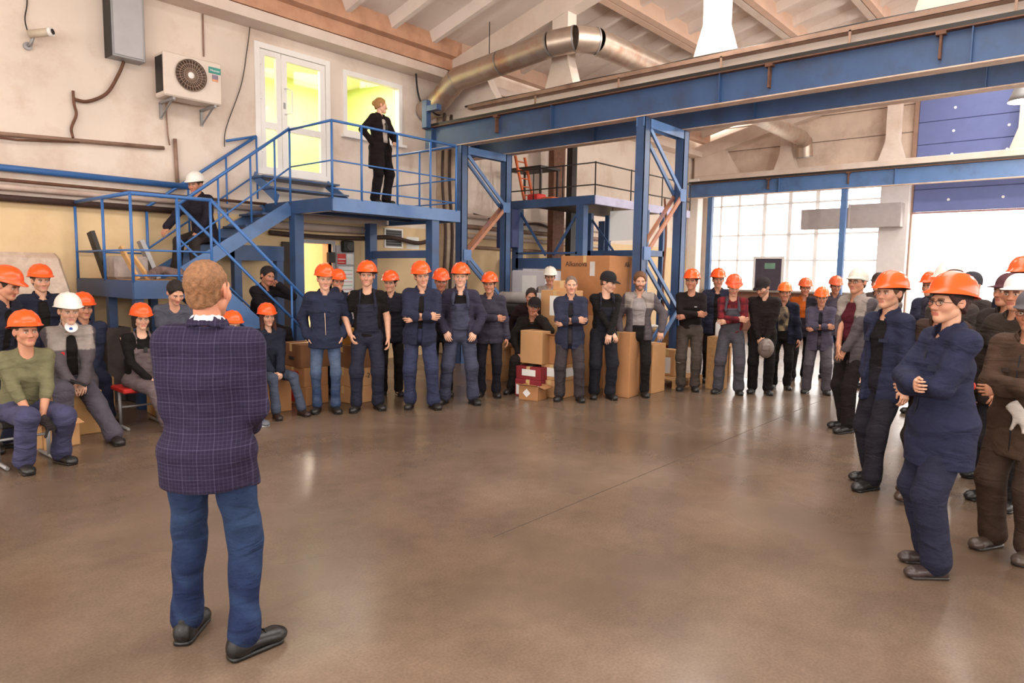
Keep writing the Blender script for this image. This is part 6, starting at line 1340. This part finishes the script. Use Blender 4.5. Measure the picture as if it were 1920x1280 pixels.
person('woman with glasses and orange hard hat in navy work suit, arms crossed, nearest right', (4.60, .66), 128, 1.725, head=(12, 0, 0), arms=('cross_i', 'cross_o'), feet=((.12, -.03, 0), (-.10, .05, -4)), top=(44, 50, 84), jlen=.27, girth=1.10, legs=((44, 48, 76), 1.25), hat=HARD, hat_tilt=2, skin=SK, hair=((58, 34, 32), 'thick'), fem=True, extras=(glasses, emblem), shoes=((60, 48, 46), (44, 38, 36)), h=.009, headres=.0042, group=g)
person('man in maroon-brown cap and dark jacket between the woman and right edge', HD(1884, 5.75), 150, 1.77, head=(-14, 2, 0), arms=('low', 'low'), top=(56, 50, 52), shirt=BLK, hat=('cap', (84, 52, 58)), skin=SK2, hair=(DK, 'short'), legs=((40, 34, 34), 1.15), extras=(gloves((200, 192, 186)), knee_bands), group=g)
person('man in brown jacket with crossed arms and grey cap cut by right edge', HD(1932, 4.2), 160, 1.66, head=(6, 4, 0), arms=('cross_i', 'cross_o'), feet=((.12, -.04, 6), (-.12, .0, -10)), top=(82, 66, 58), jlen=.26, legs=((74, 60, 54), 1.25), hat=('cap', (96, 92, 96)), skin=SK2, hair=((90, 80, 76), 'short'), extras=(glasses, gloves((186, 176, 168), (.05, .0, -.12))), shoes=((72, 60, 52), (46, 40, 38)), group=g)
for px, dep, hgt, hat_, lb, tp in ((1640, 10.6, 1.80, ('cap', (66, 52, 48)), 'man in dark brown cap far behind the white cap', GREY), (1655, 9.0, 1.74, ('hard', (206, 198, 190)), 'man in pale grey hard hat behind the profile man', (150, 146, 150)),
      (1738, 8.6, 1.77, HARD, 'man whose orange hard hat shows left above the woman with glasses', (60, 64, 96)), (1768, 7.0, 1.84, ('hard', (240, 214, 204)), 'tall man in pale pink hard hat behind the woman with glasses', (60, 60, 80)),
      (1779, 6.3, 1.80, ('cap', (62, 46, 44)), 'man in dark brown cap right behind the nearest orange hard hat', (78, 72, 74)), (1812, 7.6, 1.80, ('cap', (58, 56, 62)), 'man in charcoal cap right of the nearest orange hard hat', (70, 66, 68)),
      (1908, 6.6, 1.90, ('hard', (234, 92, 40)), 'tall man in orange hard hat at the right edge', (50, 52, 76)), (1902, 5.15, 1.76, ('cap', (222, 212, 212)), 'man in whitish cap overlapping the maroon-brown cap', (60, 52, 50))):
    person(lb, HD(px, dep), 152, hgt, head=(6, 2, 0), arms=('low', 'down'), top=tp, hat=hat_, skin=SK2, hair=(DK, 'short'), legs=((40, 38, 46), 1.1), group='people behind the right front row')
for _o in bpy.data.objects:
    if '_o' in _o.keys(): del _o['_o']
